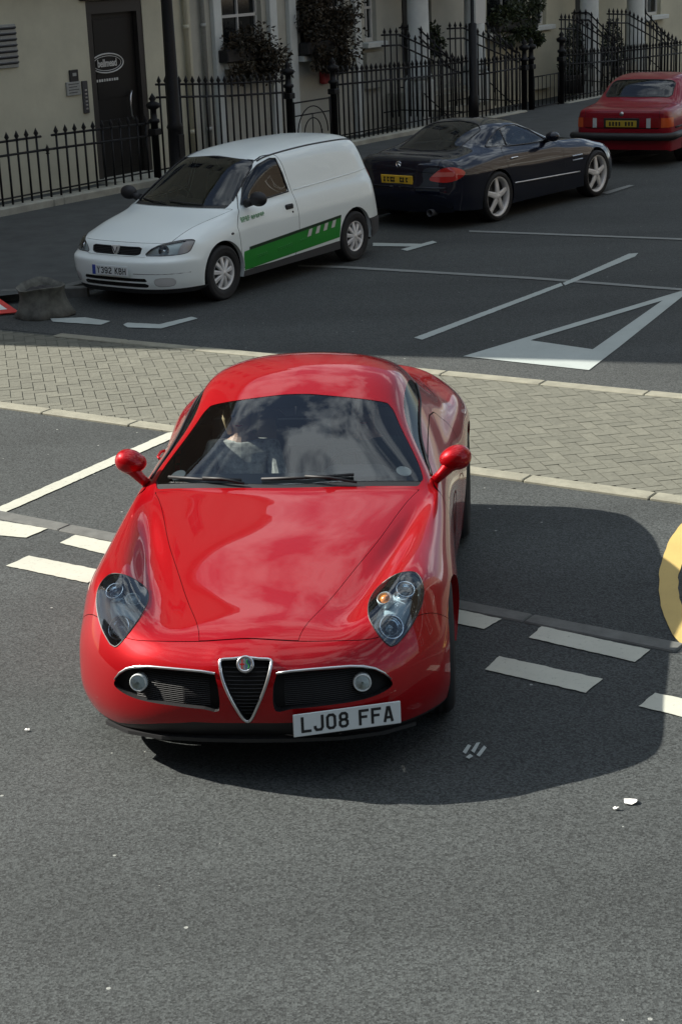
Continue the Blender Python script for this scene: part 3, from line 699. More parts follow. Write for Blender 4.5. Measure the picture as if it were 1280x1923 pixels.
# ------------------------------------------------------------------ the red sports car
SC_POS, SC_YAW = (-0.462, 7.158, 0.0), 0.103
def sports_car():
    root = empty('sports_car', SC_POS, -SC_YAW)
    tag(root, 'glossy red two-seat sports coupe crossing the junction, with triangular grille and round driving lamps', 'car')
    rows = [
     [(0,.07,.235),(.12,.072,.235),(.25,.085,.23),(.42,.13,.217),(.60,.225,.197),(.74,.36,.183),(.83,.50,.175),(.86,.56,.175),(.875,.60,.175)],
     [(0,.03,.315),(.12,.03,.315),(.25,.042,.312),(.43,.085,.305),(.62,.185,.295),(.77,.33,.29),(.865,.48,.28),(.888,.56,.25),(.888,.62,.2)],
     [(0,.002,.43),(.12,.008,.43),(.25,.025,.43),(.44,.082,.43),(.63,.185,.43),(.785,.34,.43),(.88,.50,.40),(.905,.6,.32),(.9,.68,.22)],
     [(0,.03,.575),(.12,.035,.57),(.24,.05,.555),(.44,.11,.55),(.62,.21,.54),(.785,.38,.56),(.89,.56,.50),(.915,.68,.38),(.91,.76,.24)],
     [(0,.165,.675),(.11,.162,.67),(.225,.17,.66),(.41,.20,.65),(.575,.255,.635),(.76,.44,.68),(.895,.66,.57),(.926,.78,.42),(.915,.84,.25)],
     [(0,.45,.728),(.15,.45,.725),(.31,.44,.710),(.455,.43,.688),(.62,.47,.765),(.765,.57,.78),(.91,.79,.61),(.936,.88,.44),(.92,.92,.26)],
     [(0,.8,.795),(.21,.8,.789),(.43,.78,.765),(.555,.77,.740),(.69,.78,.83),(.805,.82,.80),(.922,.97,.63),(.94,1.02,.44),(.918,1.04,.25)],
     [(0,1.15,.859),(.27,1.15,.852),(.545,1.12,.818),(.63,1.12,.780),(.735,1.12,.84),(.832,1.14,.805),(.915,1.22,.62),(.925,1.24,.44),(.905,1.25,.22)],
     [(0,1.56,.922),(.34,1.58,.915),(.69,1.63,.884),(.75,1.59,.868),(.80,1.57,.862),(.857,1.57,.80),(.895,1.61,.62),(.90,1.63,.44),(.885,1.63,.18)],
     [(0,1.64,.948),(.36,1.67,.940),(.735,1.76,.905),(.78,1.77,.885),(.815,1.77,.87),(.857,1.79,.80),(.885,1.82,.62),(.885,1.85,.44),(.875,1.85,.16)],
     [(0,1.97,1.096),(.33,2.0,1.086),(.625,2.12,1.052),(.72,2.13,.975),(.795,2.13,.90),(.848,2.13,.82),(.875,2.13,.62),(.87,2.13,.42),(.865,2.13,.15)],
     [(0,2.35,1.243),(.28,2.37,1.232),(.53,2.44,1.19),(.685,2.47,1.05),(.79,2.47,.915),(.848,2.47,.82),(.872,2.47,.62),(.865,2.47,.42),(.86,2.47,.15)],
     [(0,2.75,1.35),(.27,2.75,1.335),(.53,2.76,1.27),(.675,2.77,1.09),(.785,2.78,.93),(.853,2.8,.84),(.885,2.8,.65),(.875,2.8,.42),(.865,2.8,.15)],
     [(0,3.1,1.33),(.26,3.1,1.315),(.51,3.1,1.245),(.665,3.1,1.085),(.79,3.1,.95),(.865,3.15,.88),(.92,3.15,.68),(.915,3.15,.44),(.89,3.15,.18)],
     [(0,3.5,1.24),(.24,3.5,1.225),(.46,3.5,1.165),(.61,3.5,1.04),(.74,3.5,.955),(.87,3.5,.895),(.928,3.5,.72),(.928,3.5,.48),(.91,3.5,.25)],
     [(0,3.85,1.1),(.22,3.85,1.09),(.38,3.85,1.045),(.54,3.85,.99),(.70,3.85,.955),(.835,3.85,.89),(.93,3.85,.72),(.93,3.85,.5),(.91,3.85,.25)],
     [(0,4.12,1.0),(.2,4.12,1.0),(.36,4.12,.985),(.52,4.12,.97),(.66,4.11,.94),(.77,4.08,.88),(.865,4.04,.72),(.885,4.02,.5),(.87,4.0,.25)],
     [(0,4.34,.96),(.18,4.335,.96),(.33,4.32,.955),(.47,4.29,.945),(.59,4.25,.92),(.69,4.21,.86),(.78,4.16,.72),(.81,4.14,.5),(.8,4.12,.25)],
     [(0,4.38,.7),(.18,4.37,.7),(.33,4.35,.7),(.46,4.32,.7),(.57,4.29,.69),(.66,4.25,.66),(.73,4.2,.58),(.76,4.17,.45),(.76,4.15,.25)],
     [(0,4.33,.28),(.18,4.32,.28),(.33,4.30,.28),(.46,4.27,.28),(.57,4.24,.27),(.66,4.20,.26),(.71,4.16,.25),(.73,4.13,.24),(.74,4.10,.23)]]
    b = make_body(rows, root, M['red_paint'], 9, 8, 5)
    # glass
    ws, _ = b.take(sdf(rounded([(-1, 9.06), (1.0, 9.06), (1.95, 9.07), (2.08, 9.22), (2.05, 10.5), (1.95, 10.82), (1.6, 10.95), (-1, 10.96)], 4), b.s_, b.t))
    cowl, _ = b.take(sdf([(-1, 8.66), (1.9, 8.80), (2.03, 9.15), (-1, 9.3)], b.s_, b.t))
    rw, _ = b.take(sdf(rounded([(-1, 13.1), (1.3, 13.15), (1.6, 13.4), (1.55, 14.4), (1.2, 14.9), (-1, 15)], 4), b.s_, b.t))
    sw, _ = b.take(sdf(rounded([(2.93, 9.35), (2.95, 10), (2.93, 11.5), (2.88, 12.4), (2.75, 12.85), (2.55, 12.7), (2.42, 12.0), (2.38, 11.0), (2.45, 10.2), (2.66, 9.6)], 4), b.s_, b.t))
    # headlamp, intakes, grille, lower opening
    q = b.z * .94 + b.v * .34
    HL = [(.720,.988),(.665,.982),(.618,.960),(.570,.925),(.540,.888),(.527,.845),(.534,.79),(.553,.75),(.583,.705),(.612,.670),(.636,.650),(.66,.654),(.684,.677),(.724,.73),(.755,.79),(.775,.845),(.780,.90),(.770,.945),(.748,.977)]
    hl, hseg = b.take(np.minimum(sdf(rounded(HL, 3), b.u, b.z * .94 + b.v * .34), (6.6 - b.t) * .1))
    INT = [(.140,.556),(.24,.559),(.36,.556),(.50,.545),(.575,.517),(.625,.475),(.648,.432),(.60,.408),(.53,.397),(.45,.395),(.326,.395),(.20,.392),(.125,.39)]
    it, iseg = b.take(np.minimum(sdf(rounded(INT, 3), b.u, b.z), (4.5 - b.t) * .1))
    SH = [(-.112,.610),(-.06,.615),(0,.620),(.06,.615),(.112,.610),(.114,.585),(.099,.53),(.078,.475),(.051,.415),(.020,.35),(0,.333),(-.020,.35),(-.051,.415),(-.078,.475),(-.099,.53),(-.114,.585)]
    sh, sseg = b.take(np.minimum(sdf(rounded(SH, 3), b.x, b.z), (4.5 - b.t) * .1))
    lo, _ = b.take(np.minimum(sdf([(-1, .325), (.25, .318), (.42, .288), (.55, .25), (.66, .212), (1, .19), (1, .1), (-1, .1)], b.u, b.z), (1.6 - b.t) * .1))
    WH = [(.905, .335), (3.555, .355)]
    b.arches(WH[:1], .35); b.arches(WH[1:], .395)
    # panels with shut lines
    door, _ = b.panel(np.minimum(sdf(rounded([(1.74, .87), (1.62, .62), (1.64, .32), (1.8, .22), (2.8, .22), (2.98, .4), (2.96, .7), (2.9, 1.0), (2.3, .98)], 3), b.v, b.z), (b.s_ - 3.02) * .2), .006)
    hood, _ = b.panel(np.minimum.reduce([(b.t - 4.0) * .3, (8.60 - b.t) * .2, (2.0 - b.s_) * .18]), .0032)
    bump, _ = b.panel(np.minimum.reduce([(3.98 - b.t) * .2, (7.8 - b.s_) * .2]), .005)
    body = b.finish()
    piece_obj('bonnet', hood, M['red_paint'], root)
    piece_obj('front_bumper', bump, M['red_paint'], root)
    for d in both(door):
        o = piece_obj('door', d, M['red_paint'], root); sx = 1 if d['V'][:, 0].mean() > 0 else -1
        piece_obj('inner_lining', d, M['lining'], o, -.02)
        h = MB(); h.tube([(sx * .875, 2.66, .80), (sx * .893, 2.70, .803), (sx * .893, 2.80, .805), (sx * .875, 2.84, .80)], .009, 8); h.build('handle', M['red_paint'], o)
    w = piece_obj('windscreen', ws, M['glass'], root, -.002)
    piece_obj('cowl_panel', cowl, M['black'], root, -.004)
    piece_obj('rear_window', rw, M['clear_glass'], root, -.002)
    for d in both(sw):
        sx = 1 if d['V'][:, 0].mean() > 0 else -1
        o = piece_obj('side_window', d, M['clear_glass'], root, -.002)
        mb = MB(); mb.tube([body_at(b, sx * (2.97 if t < 12 else 2.97 - (t - 12) * .25), t, .003) for t in np.linspace(9.35, 12.9, 24)], .007, 6); mb.build('window_seal', M['black'], o)
    # wipers, tax disc, mirror
    for pa in ([(-1.72, 9.20), (-1.2, 9.11), (-.65, 9.07)], [(-.35, 9.10), (.3, 9.13), (1.0, 9.2)]):
        mb = MB(); mb.tube([body_at(b, s, t, .012) for s, t in pa], .009, 6)
        mb.tube([body_at(b, pa[-1][0] + .05, 8.9, .015), body_at(b, (pa[1][0] + pa[-1][0]) / 2, 9.03, .03), body_at(b, pa[1][0], pa[1][1], .022)], .008, 6); mb.build('wiper', M['black'], root)
    for s, t in ((-1.62, 9.33), (1.68, 9.36)):
        c = body_at(b, s, t, -.012); n = (body_at(b, s, t, .1) - c).normalized(); R_ = n.to_track_quat('Z', 'Y').to_matrix()
        mb = MB(); mb.lathe([(0, .001), (.042, .001), (.042, -.001), (0, -.001)], 'z', c, 24, R_, smooth=False); mb.build('permit_disc', M['paper'], w)
    c = body_at(b, 0.0, 10.62, -.06)
    mb = MB(); mb.box(c, (.22, .03, .06), None, .012); mb.tube([c, body_at(b, 0, 10.8, -.01)], .012, 6); mb.build('interior_mirror', M['black'], root)
    # headlamps
    for d, sx in zip(both(hl), (1, -1)):
        g = piece_obj('headlight', d, M['lamp_glass'], root, .002)
        piece_obj('lamp_bowl', d, M['lamp_dark'], g, -.075)
        flange('lamp_surround', [s for s in hseg if s[0][0] * sx > 0], (-.03, .06, -.045), M['lamp_dark'], g)
        dv = Vector((sx * .28, -.86, .42)).normalized()
        for pt, r, kind in (((.650, .36, .672), .058, 'p'), ((.698, .55, .786), .044, 'p'), ((.586, .49, .758), .036, 'a')):
            P, n = body_hit(b, (0, 2), (sx * pt[0], pt[2] - .0), 1, -1)
            c = Vector((sx * pt[0], pt[1], pt[2])); c = P - n * .030
            R_ = (n * .6 + dv * .4).normalized().to_track_quat('Z', 'Y').to_matrix()
            mb = MB(); mb.lathe([(r * 1.05, -.045), (r * 1.05, .004), (r * .98, .010), (r * .86, .004), (r * .78, -.012), (r * .55, -.030)], 'z', c, 28, R_)
            ring = mb.build('lamp_ring', M['chrome'] if kind == 'p' else M['lens_grey'], g)
            mb = MB()
            if kind == 'p': mb.lathe([(r * .60, -.03), (r * .58, -.012), (r * .42, .0), (r * .2, .007), (0, .009)], 'z', c, 24, R_); mb.build('projector_lens', M['lamp_glass'], g); mb = MB(); mb.lathe([(r * .62, -.028), (0, -.028)], 'z', c, 24, R_); mb.build('projector_bowl', M['lens_grey'], g)
            else: mb.lathe([(r * .66, -.02), (r * .6, .004), (r * .3, .012), (0, .014)], 'z', c, 20, R_); mb.build('indicator_bulb', M['amber'] if sx > 0 else M['lens_grey'], g)
        edge = MB()
        for s in hseg:
            if s[0][0] * sx > 0: edge.tube([Vector(s[0]), Vector(s[1])], .0035, 5, False)
        edge.build('lamp_seal', M['black'], g)
    # side intakes with chrome strips and driving lamps
    for d, sx in zip(both(it), (1, -1)):
        g = piece_obj('air_intake', d, M['void'], root, 0, (0, .05, 0))
        flange('intake_edge', [s for s in iseg if s[0][0] * sx > 0], (0, .055, 0), M['black'], g, False)
        mesh = MB()
        for k in range(16):
            z0 = .40 + k * .0095
            pts = [body_hit(b, (0, 2), (sx * uu, z0), 1, -1)[0] + Vector((0, .035, 0)) for uu in (.17, .30, .43, .53)]
            mesh.tube(pts, .0016, 4, False)
        mesh.build('intake_mesh', M['black'], g)
        st = MB(); st.tube([body_hit(b, (0, 2), (sx * uu, zz), 1, -1, .004)[0] for uu, zz in ((.138, .560), (.2, .564), (.28, .564), (.38, .561), (.46, .556), (.52, .545), (.57, .526), (.61, .498), (.64, .460))], [.0065] * 7 + [.005, .003], 8)
        st.build('chrome_strip', M['satin'], g)
        P, n = body_hit(b, (0, 2), (sx * .515, .472), 1, -1)
        R_ = Vector((sx * .15, -.95, .12)).normalized().to_track_quat('Z', 'Y').to_matrix(); c = P + Vector((0, .012, 0))
        mb = MB(); mb.lathe([(.041, -.05), (.041, .006), (.038, .010), (.0355, .007), (.034, .003), (.014, -.005), (0, -.007)], 'z', c, 28, R_); f = mb.build('driving_lamp', M['van_bowl'], root)
        mb = MB(); mb.lathe([(.035, .005), (.024, .010), (0, .012)], 'z', c, 24, R_); mb.build('lens', M['van_lamp_glass'], f)
        mb = MB(); mb.tube([c + R_ @ Vector((0, 0, -.025)), c + R_ @ Vector((0, 0, -.001))], .008, 8); mb.build('bulb', M['chrome'], f)
    # shield grille with badge
    g = piece_obj('shield_grille', sh, M['void'], root, 0, (0, .045, 0))
    flange('grille_edge', sseg, (0, .05, 0), M['black'], g, False)
    rim = MB(); P = [body_hit(b, (0, 2), p, 1, -1, .005)[0] for p in rounded(SH, 3)]; rim.tube(P + [P[0]], .0075, 8, False); rim.build('chrome_rim', M['satin'], g)
    bars = MB()
    for k in range(14):
        z0 = .36 + k * .018; hw = np.interp(z0, [.34, .415, .475, .53, .6], [.01, .05, .08, .103, .115])
        bars.tube([body_hit(b, (0, 2), (x, z0), 1, -1)[0] + Vector((0, .03, 0)) for x in (-hw, 0, hw)], .002, 4, False)
    bars.build('grille_bars', M['black'], g)
    P, n = body_hit(b, (0, 2), (0, .598), 1, -1); P = P + n * .004
    R_ = (n * .7 + Vector((0, -1, 0)) * .3).normalized().to_track_quat('Z', 'Y').to_matrix()
    bd = MB(); bd.lathe([(.040, -.02), (.040, .003), (.037, .006), (.028, .006), (.027, .004), (0, .004)], 'z', P, 32, R_); bo = bd.build('badge', M['satin'], g)
    def on_badge(pts, z=.0055): return [P + R_ @ Vector((x, y, z)) for x, y in pts]
    e = MB(); e.poly(on_badge([(.0265 * math.cos(a), .0265 * math.sin(a)) for a in np.linspace(math.pi / 2, 1.5 * math.pi, 16)])); e.build('badge_half', M['alloy'], bo)
    e = MB(); e.poly(on_badge([(.0265 * math.cos(a), .0265 * math.sin(a)) for a in np.linspace(-math.pi / 2, math.pi / 2, 16)])); e.build('badge_half', mat('badge_enamel', (.06,.10,.16), .3), bo)
    e = MB(); e.add(on_badge([(-.016, -.022), (-.011, -.022), (-.011, .022), (-.016, .022), (-.025, .002), (-.025, -.003), (-.003, -.003), (-.003, .002)], .0065), [(0, 1, 2, 3), (4, 5, 6, 7)]); e.build('badge_cross', M['red_lens'], bo)
    e = MB(); e.tube(on_badge([(.012 + .006 * math.sin(t), -.020 + t * .0065) for t in np.linspace(0, 6.2, 16)], .0065), .0022, 5); e.build('badge_serpent', M['green'], bo)
    piece_obj('lower_lip', lo, M['black'], root, -.006)
    lip = MB()
    pts = [(u_, v_) for u_, v_ in ((0, .035), (.2, .05), (.42, .105), (.6, .205), (.74, .35))]
    ring = [(-u_, v_) for u_, v_ in pts[:0:-1]] + pts
    lip.add([(u_, v_, z_) for u_, v_ in ring for z_ in (.218 - .06 * u_ * u_ / .55, .236 - .06 * u_ * u_ / .55)] + [(u_ * .96, v_ + .12, z_) for u_, v_ in ring for z_ in (.218 - .06 * u_ * u_ / .55, .236 - .06 * u_ * u_ / .55)], [], False)
    n = len(ring)
    for i in range(n - 1):
        a = 2 * i; c_ = 2 * n + 2 * i
        for f in ((a, a + 2, a + 3, a + 1), (a + 1, a + 3, c_ + 3, c_ + 1), (a, c_, c_ + 2, a + 2)): lip.f.append(f); lip.sm.append(False); lip.mi.append(0)
    lip.build('splitter', M['black'], root)
    # plate, set off to one side of the grille
    xd = Vector((.485, .185, -.012)).normalized()
    plate(root, 'LJ08 FFA', (.447, .068, .322), xd, (0, .10, 1), M['plate_white'], tsize=.1)
    # door mirrors
    for sx in (1, -1):
        mb = MB()
        vs, fs = ellipsoid(((.897 if sx > 0 else -.875), 1.90, 1.01), (.088, .078, .067), 26, 16, Matrix.Rotation(-sx * .18, 3, 'Y'), lambda v: (v.x, v.y * (1 - .5 * max(0, v.y) / .088), v.z * (1 + .18 * v.x * sx / .11)))
        mb.add(vs, fs, True); mb.tube([(sx * .785, 1.86, .895), (sx * .82, 1.865, .925), (sx * .86, 1.88, .965), (sx * .89, 1.89, .99)], [.026, .028, .036, .050], 12)
        m_ = mb.build('door_mirror', M['red_paint'], root)
        gl = MB(); gl.lathe([(0, 0), (.050, 0)], 'y', ((.897 if sx > 0 else -.875), 1.948, 1.01), 24, None); gl.build('mirror_glass', M['chrome'], m_)
    # wheels
    for (v0, z0), R, wd, rr, st in ((WH[0], .343, .245, .262, .07), (WH[1], .352, .285, .262, 0)):
        for sx in (1, -1):
            wheel(root, sx * (.777 if v0 < 2 else .785), v0, R, wd, rr, 5, M['alloy'], sx, 'blade', st)
            liner(root, sx * .50, sx * (.86 if v0 < 2 else .9), v0, z0, .395)
    # tail lamps and exhausts
    for sx in (1, -1):
        for u_ in (.44, .60):
            P, n = body_hit(b, (0, 2), (sx * u_, .80), 1, 1); R_ = n.to_track_quat('Z', 'Y').to_matrix()
            mb = MB(); mb.lathe([(.062, -.01), (.062, .006), (.045, .013), (0, .015)], 'z', P, 24, R_); mb.build('tail_light', M['red_lens'], root)
    # cabin
    fl = MB(); fl.box((0, 2.4, .24), (1.5, 3.2, .05)); fl.box((0, 3.35, .55), (1.3, .9, .5)); fl.box((0, 2.25, .17), (1.0, 3.7, .02)); fl.box((0, .62, .25), (1.0, .6, .02)); fl.build('floor_pan', M['carpet'], root)
    ds = MB(); ds.box((0, 1.82, .83), (1.36, .40, .14), Matrix.Rotation(.10, 3, 'X'), .05); ds.box((.36, 1.93, .92), (.36, .16, .07), None, .03); ds.box((0, 2.3, .50), (.24, 1.1, .34), None, .05); ds.build('dashboard', M['dash_grey'], root)
    for sx in (1, -1): seat(root, sx * .36, 2.52, .40)
    steering_wheel(root, .36, 2.06, .86)
    return root, b
sports_car()
def in_car(u, v, z): 
    s, c = math.sin(SC_YAW), math.cos(SC_YAW); return (SC_POS[0] + u * c + v * s, SC_POS[1] - u * s + v * c, z)
seated_person(in_car(.36, 2.50, .42), -SC_YAW, 'driver in dark clothes behind the steering wheel of the red sports car', M['cloth_dark'], M['hair_dark'], True, .92)
seated_person(in_car(-.36, 2.48, .42), -SC_YAW, 'fair-haired passenger in a pale patterned top in the red sports car', M['cloth_pale'], M['hair_fair'], False, .92)

# ------------------------------------------------------------------ the white van
def decal(b, name, g, m, parent, off=.003):
    ins, _, _ = clip(b.full, g); return piece_obj(name, ins, m, parent, off)

def white_van(loc, yaw):
    root = empty('parked_van', loc, -yaw)
    tag(root, 'small white panel van with a bright green stripe along its side, parked by the kerb', 'van')
    def side(v, up):
        return [(.848, v, .68), (.855, v, .44), (.84, v, .2)] if up else None
    rows = [
     [(0,.05,.18),(.25,.055,.18),(.5,.11,.18),(.65,.21,.18),(.74,.33,.18),(.78,.42,.18),(.79,.46,.18),(.79,.5,.18)],
     [(0,.0,.32),(.27,.01,.32),(.54,.07,.32),(.69,.18,.32),(.79,.33,.32),(.83,.46,.30),(.835,.5,.26),(.83,.54,.2)],
     [(0,-.015,.515),(.27,-.005,.515),(.54,.055,.515),(.70,.165,.515),(.80,.33,.515),(.845,.48,.47),(.845,.54,.36),(.835,.58,.22)],
     [(0,.05,.57),(.27,.06,.57),(.54,.12,.57),(.69,.23,.57),(.79,.38,.565),(.848,.54,.52),(.85,.6,.38),(.84,.64,.22)],
     [(0,.10,.69),(.27,.11,.69),(.54,.18,.69),(.67,.29,.69),(.765,.45,.69),(.845,.62,.58),(.853,.68,.42),(.84,.72,.22)],
     [(0,.22,.755),(.27,.24,.752),(.53,.33,.745),(.655,.45,.745),(.755,.58,.735),(.845,.74,.62),(.855,.80,.44),(.845,.82,.22)],
     [(0,.55,.85),(.28,.56,.845),(.55,.62,.83),(.67,.72,.82),(.765,.82,.79),(.845,.92,.66),(.855,.95,.44),(.845,.96,.2)],
     [(0,.95,.935),(.30,.98,.93),(.62,1.12,.91),(.715,1.16,.895),(.785,1.18,.83),(.848,1.2,.68),(.855,1.2,.44),(.84,1.2,.2)],
     [(0,1.03,.965),(.32,1.06,.96),(.68,1.23,.945),(.755,1.29,.93),(.80,1.31,.845),(.85,1.33,.68),(.855,1.33,.44),(.84,1.33,.2)],
     [(0,1.46,1.20),(.30,1.49,1.195),(.605,1.63,1.175),(.735,1.67,.955),(.80,1.69,.855),(.85,1.7,.68),(.855,1.7,.44),(.84,1.7,.2)],
     [(0,1.90,1.415),(.27,1.92,1.41),(.535,2.02,1.375),(.74,2.07,.97),(.803,2.07,.865),(.852,2.07,.68),(.855,2.07,.44),(.84,2.07,.2)],
     [(0,2.35,1.478),(.28,2.35,1.47),(.56,2.37,1.415),(.748,2.38,.985),(.806,2.38,.875),(.852,2.38,.68),(.855,2.38,.44),(.84,2.38,.2)],
     [(0,3.0,1.50),(.28,3.0,1.492),(.565,3.0,1.435),(.75,3.0,1.0),(.808,3.0,.885),(.852,3.0,.68),(.855,3.0,.44),(.84,3.0,.2)],
     [(0,3.6,1.49),(.28,3.6,1.482),(.555,3.6,1.425),(.742,3.6,1.0),(.803,3.6,.885),(.85,3.6,.68),(.853,3.6,.44),(.84,3.6,.22)],
     [(0,3.97,1.455),(.27,3.96,1.45),(.525,3.93,1.395),(.715,3.9,1.0),(.785,3.88,.885),(.835,3.86,.68),(.842,3.86,.44),(.83,3.86,.24)],
     [(0,4.13,1.27),(.26,4.12,1.265),(.50,4.09,1.22),(.67,4.05,.99),(.745,4.02,.88),(.805,3.98,.67),(.82,3.96,.44),(.81,3.96,.26)],
     [(0,4.21,.95),(.26,4.20,.95),(.48,4.17,.93),(.63,4.12,.86),(.71,4.09,.78),(.78,4.05,.62),(.80,4.03,.44),(.79,4.03,.28)],
     [(0,4.28,.55),(.26,4.27,.55),(.46,4.24,.54),(.60,4.19,.53),(.69,4.15,.51),(.75,4.11,.47),(.77,4.09,.40),(.77,4.08,.29)],
     [(0,4.25,.30),(.26,4.24,.30),(.46,4.21,.30),(.60,4.16,.30),(.68,4.12,.30),(.73,4.09,.30),(.75,4.07,.30),(.75,4.06,.29)]]
    b = make_body(rows, root, M['white_paint'], 7, 8, 4, True)
    ws, _ = b.take(sdf(rounded([(-1, 8.08), (1.0, 8.08), (1.85, 8.10), (1.95, 8.25), (1.93, 9.6), (1.82, 9.9), (1.3, 9.95), (-1, 9.95)], 4), b.s_, b.t))
    cw, _ = b.take(sdf([(-1, 7.85), (1.9, 7.85), (1.95, 8.3), (-1, 8.3)], b.s_, b.t))
    SW = [(1.38, .965), (1.64, 1.19), (1.95, 1.325), (2.18, 1.372), (2.265, 1.365), (2.27, 1.2), (2.27, .995), (2.0, .98), (1.6, .965)]
    sw, _ = b.take(np.minimum(sdf(SW, b.v, b.z), b.u - .4))
    GR = [(-1, .585), (.28, .585), (.335, .60), (.345, .66), (.31, .675), (-1, .675)]
    gr, gseg = b.take(np.minimum(sdf(GR, b.u, b.z), (.5 - b.v)))
    HL = [(.41, .588), (.395, .60), (.45, .655), (.54, .70), (.64, .722), (.72, .724), (.762, .705), (.772, .65), (.76, .605), (.68, .590)]
    hl, hseg = b.take(np.minimum(sdf(rounded(HL, 3), b.u, b.z), .9 - b.v))
    slots = []
    for z0, z1 in ((.315, .352), (.252, .298)):
        p, _ = b.take(np.minimum(sdf([(-1, z0), (.43, z0), (.45, (z0 + z1) / 2), (.43, z1), (-1, z1)], b.u, b.z), .4 - b.v)); slots.append(p)
    fl, _ = b.take(np.minimum(sdf(rounded([(.53, .27), (.53, .35), (.69, .35), (.68, .27)], 3), b.u, b.z), .5 - b.v))
    low, _ = b.take(np.minimum(.232 - b.z, .7 - b.v))
    WH = [(.87, .30), (3.48, .30)]; b.arches(WH, .352)
    sk, _ = b.take(np.minimum.reduce([.262 + (b.v - 1.2) * .02 - b.z, b.v - 1.1, 3.3 - b.v]))
    rb, _ = b.take(np.minimum(.47 - b.z, b.v - 3.72))
    DOOR = [(1.30, .93), (1.17, .76), (1.19, .32), (1.3, .27), (2.2, .27), (2.29, .42), (2.325, .9), (2.33, 1.3), (2.30, 1.41), (2.12, 1.405), (1.88, 1.345), (1.6, 1.215)]
    dr, _ = b.panel(np.minimum(sdf(DOOR, b.v, b.z), b.u - .4), .007)
    hd, _ = b.panel(np.minimum.reduce([(b.t - 4.3) * .15, (7.8 - b.t) * .15, (2.55 - b.s_) * .12]), .006)
    body = b.finish()
    piece_obj('bonnet', hd, M['white_paint'], root)
    piece_obj('windscreen', ws, M['side_glass'], root, -.002); piece_obj('cowl_panel', cw, M['black'], root, -.004)
    mb = MB(); mb.tube([body_at(b, s, t, .006) for s, t in [(-1.9, 8.15)] + [(-1.96, t) for t in np.linspace(8.3, 9.6, 6)] + [(-1.8, 9.93), (0, 9.97), (1.8, 9.93)] + [(1.96, t) for t in np.linspace(9.6, 8.3, 6)]], .008, 5); mb.build('windscreen_seal', M['black'], root)
    for s0, s1 in ((-1.6, -.3), (-.2, 1.2)):
        w_ = MB(); w_.tube([body_at(b, s0, 8.2, .012), body_at(b, (s0 + s1) / 2, 8.12, .012), body_at(b, s1, 8.06, .012)], .008, 5); w_.build('wiper', M['black'], root)
    for d in both(dr):
        sx = 1 if d['V'][:, 0].mean() > 0 else -1
        o = piece_obj('door', d, M['white_paint'], root); piece_obj('inner_lining', d, M['lining'], o, -.02)
        h = MB(); P, n = body_hit(b, (1, 2), (2.17, .835), 0, sx); h.box(P, (.03, .15, .062), None, .012); h.build('handle', M['black'], o)
        l = MB(); P, n = body_hit(b, (1, 2), (2.21, .775), 0, sx); l.lathe([(.012, -.004), (.012, .006), (0, .006)], 'x', P, 12); l.build('lock', M['black'], o)
    for d in both(sw):
        o = piece_obj('side_window', d, M['side_glass'], root, -.003); sx = 1 if d['V'][:, 0].mean() > 0 else -1
        mb = MB(); P = [body_hit(b, (1, 2), p, 0, sx, .002)[0] for p in SW]; mb.tube(P + [P[0]], .009, 5, False); mb.build('window_seal', M['black'], o)
    # grille, emblem
    g = piece_obj('grille', gr, M['void'], root, 0, (0, .03, 0)); flange('grille_edge', gseg, (0, .035, 0), M['black'], g, False)
    mb = MB()
    for k in range(5): mb.tube([body_hit(b, (0, 2), (x, .597 + k * .016), 1, -1)[0] + Vector((0, .012, 0)) for x in np.linspace(-.33, .33, 9)], .004, 5)
    mb.build('grille_bars', M['black'], g)
    P, n = body_hit(b, (0, 2), (0, .635), 1, -1)
    e = MB(); A = [(-.052, .05), (.052, .05), (.030, -.02), (.012, -.05), (-.012, -.05), (-.030, -.02)]
    e.add([P + Vector((x, -.012, z)) for x, z in A] + [P + Vector((x, .02, z)) for x, z in A], [(5, 4, 3, 2, 1, 0)] + [(i, (i + 1) % 6, (i + 1) % 6 + 6, i + 6) for i in range(6)]); eo = e.build('emblem', M['silver_paint'], g)
    e = MB(); e.tube([P + Vector((x, -.016, z)) for x, z in ((-.036, .036), (0, -.034), (.036, .036))], .007, 6); e.build('emblem_mark', M['grey_plastic'], eo)
    lip = MB(); lip.tube([body_hit(b, (0, 2), (x, .578), 1, -1, .002)[0] for x in np.linspace(-.40, .40, 12)], .006, 6); lip.build('grille_trim', M['white_paint'], g)
    for d, sx in zip(both(hl), (1, -1)):
        h = piece_obj('headlight', d, M['van_lamp_glass'], root, .002); piece_obj('lamp_bowl', d, M['van_bowl'], h, -.03)
        flange('lamp_surround', [s for s in hseg if s[0][0] * sx > 0], (-.005, .03, 0), M['van_bowl'], h)
        am, _, _ = clip(d, np.abs(d['V'][:, 0]) - .70); piece_obj('indicator', am, M['amber'] if sx > 5 else mat('pale_amber_lens', (.52, .44, .42), .3), h, -.012)
        P, n = body_hit(b, (0, 2), (sx * .58, .645), 1, -1)
        r_ = MB(); r_.lathe([(.058, .0), (.04, -.02), (.0, -.03)], 'z', P - n * .018, 20, n.to_track_quat('Z', 'Y').to_matrix()); r_.build('reflector', M['chrome'], h)
        s_ = MB()
        for q0, q1 in [s for s in hseg if s[0][0] * sx > 0]: s_.tube([Vector(q0), Vector(q1)], .004, 5, False)
        s_.build('lamp_seal', M['grey_plastic'], h)
    for p in slots: piece_obj('bumper_slot', p, M['void'], root, -.02)
    for d in both(fl): piece_obj('fog_lamp_blank', d, mat('off_white_plastic', (.55, .56, .55), .6), root, -.006)
    piece_obj('lower_valance', low, M['black'], root, -.003); piece_obj('rear_bumper', rb, M['grey_plastic'], root, .012)
    for d in both(sk): piece_obj('side_skirt', d, M['grey_plastic'], root, .004)
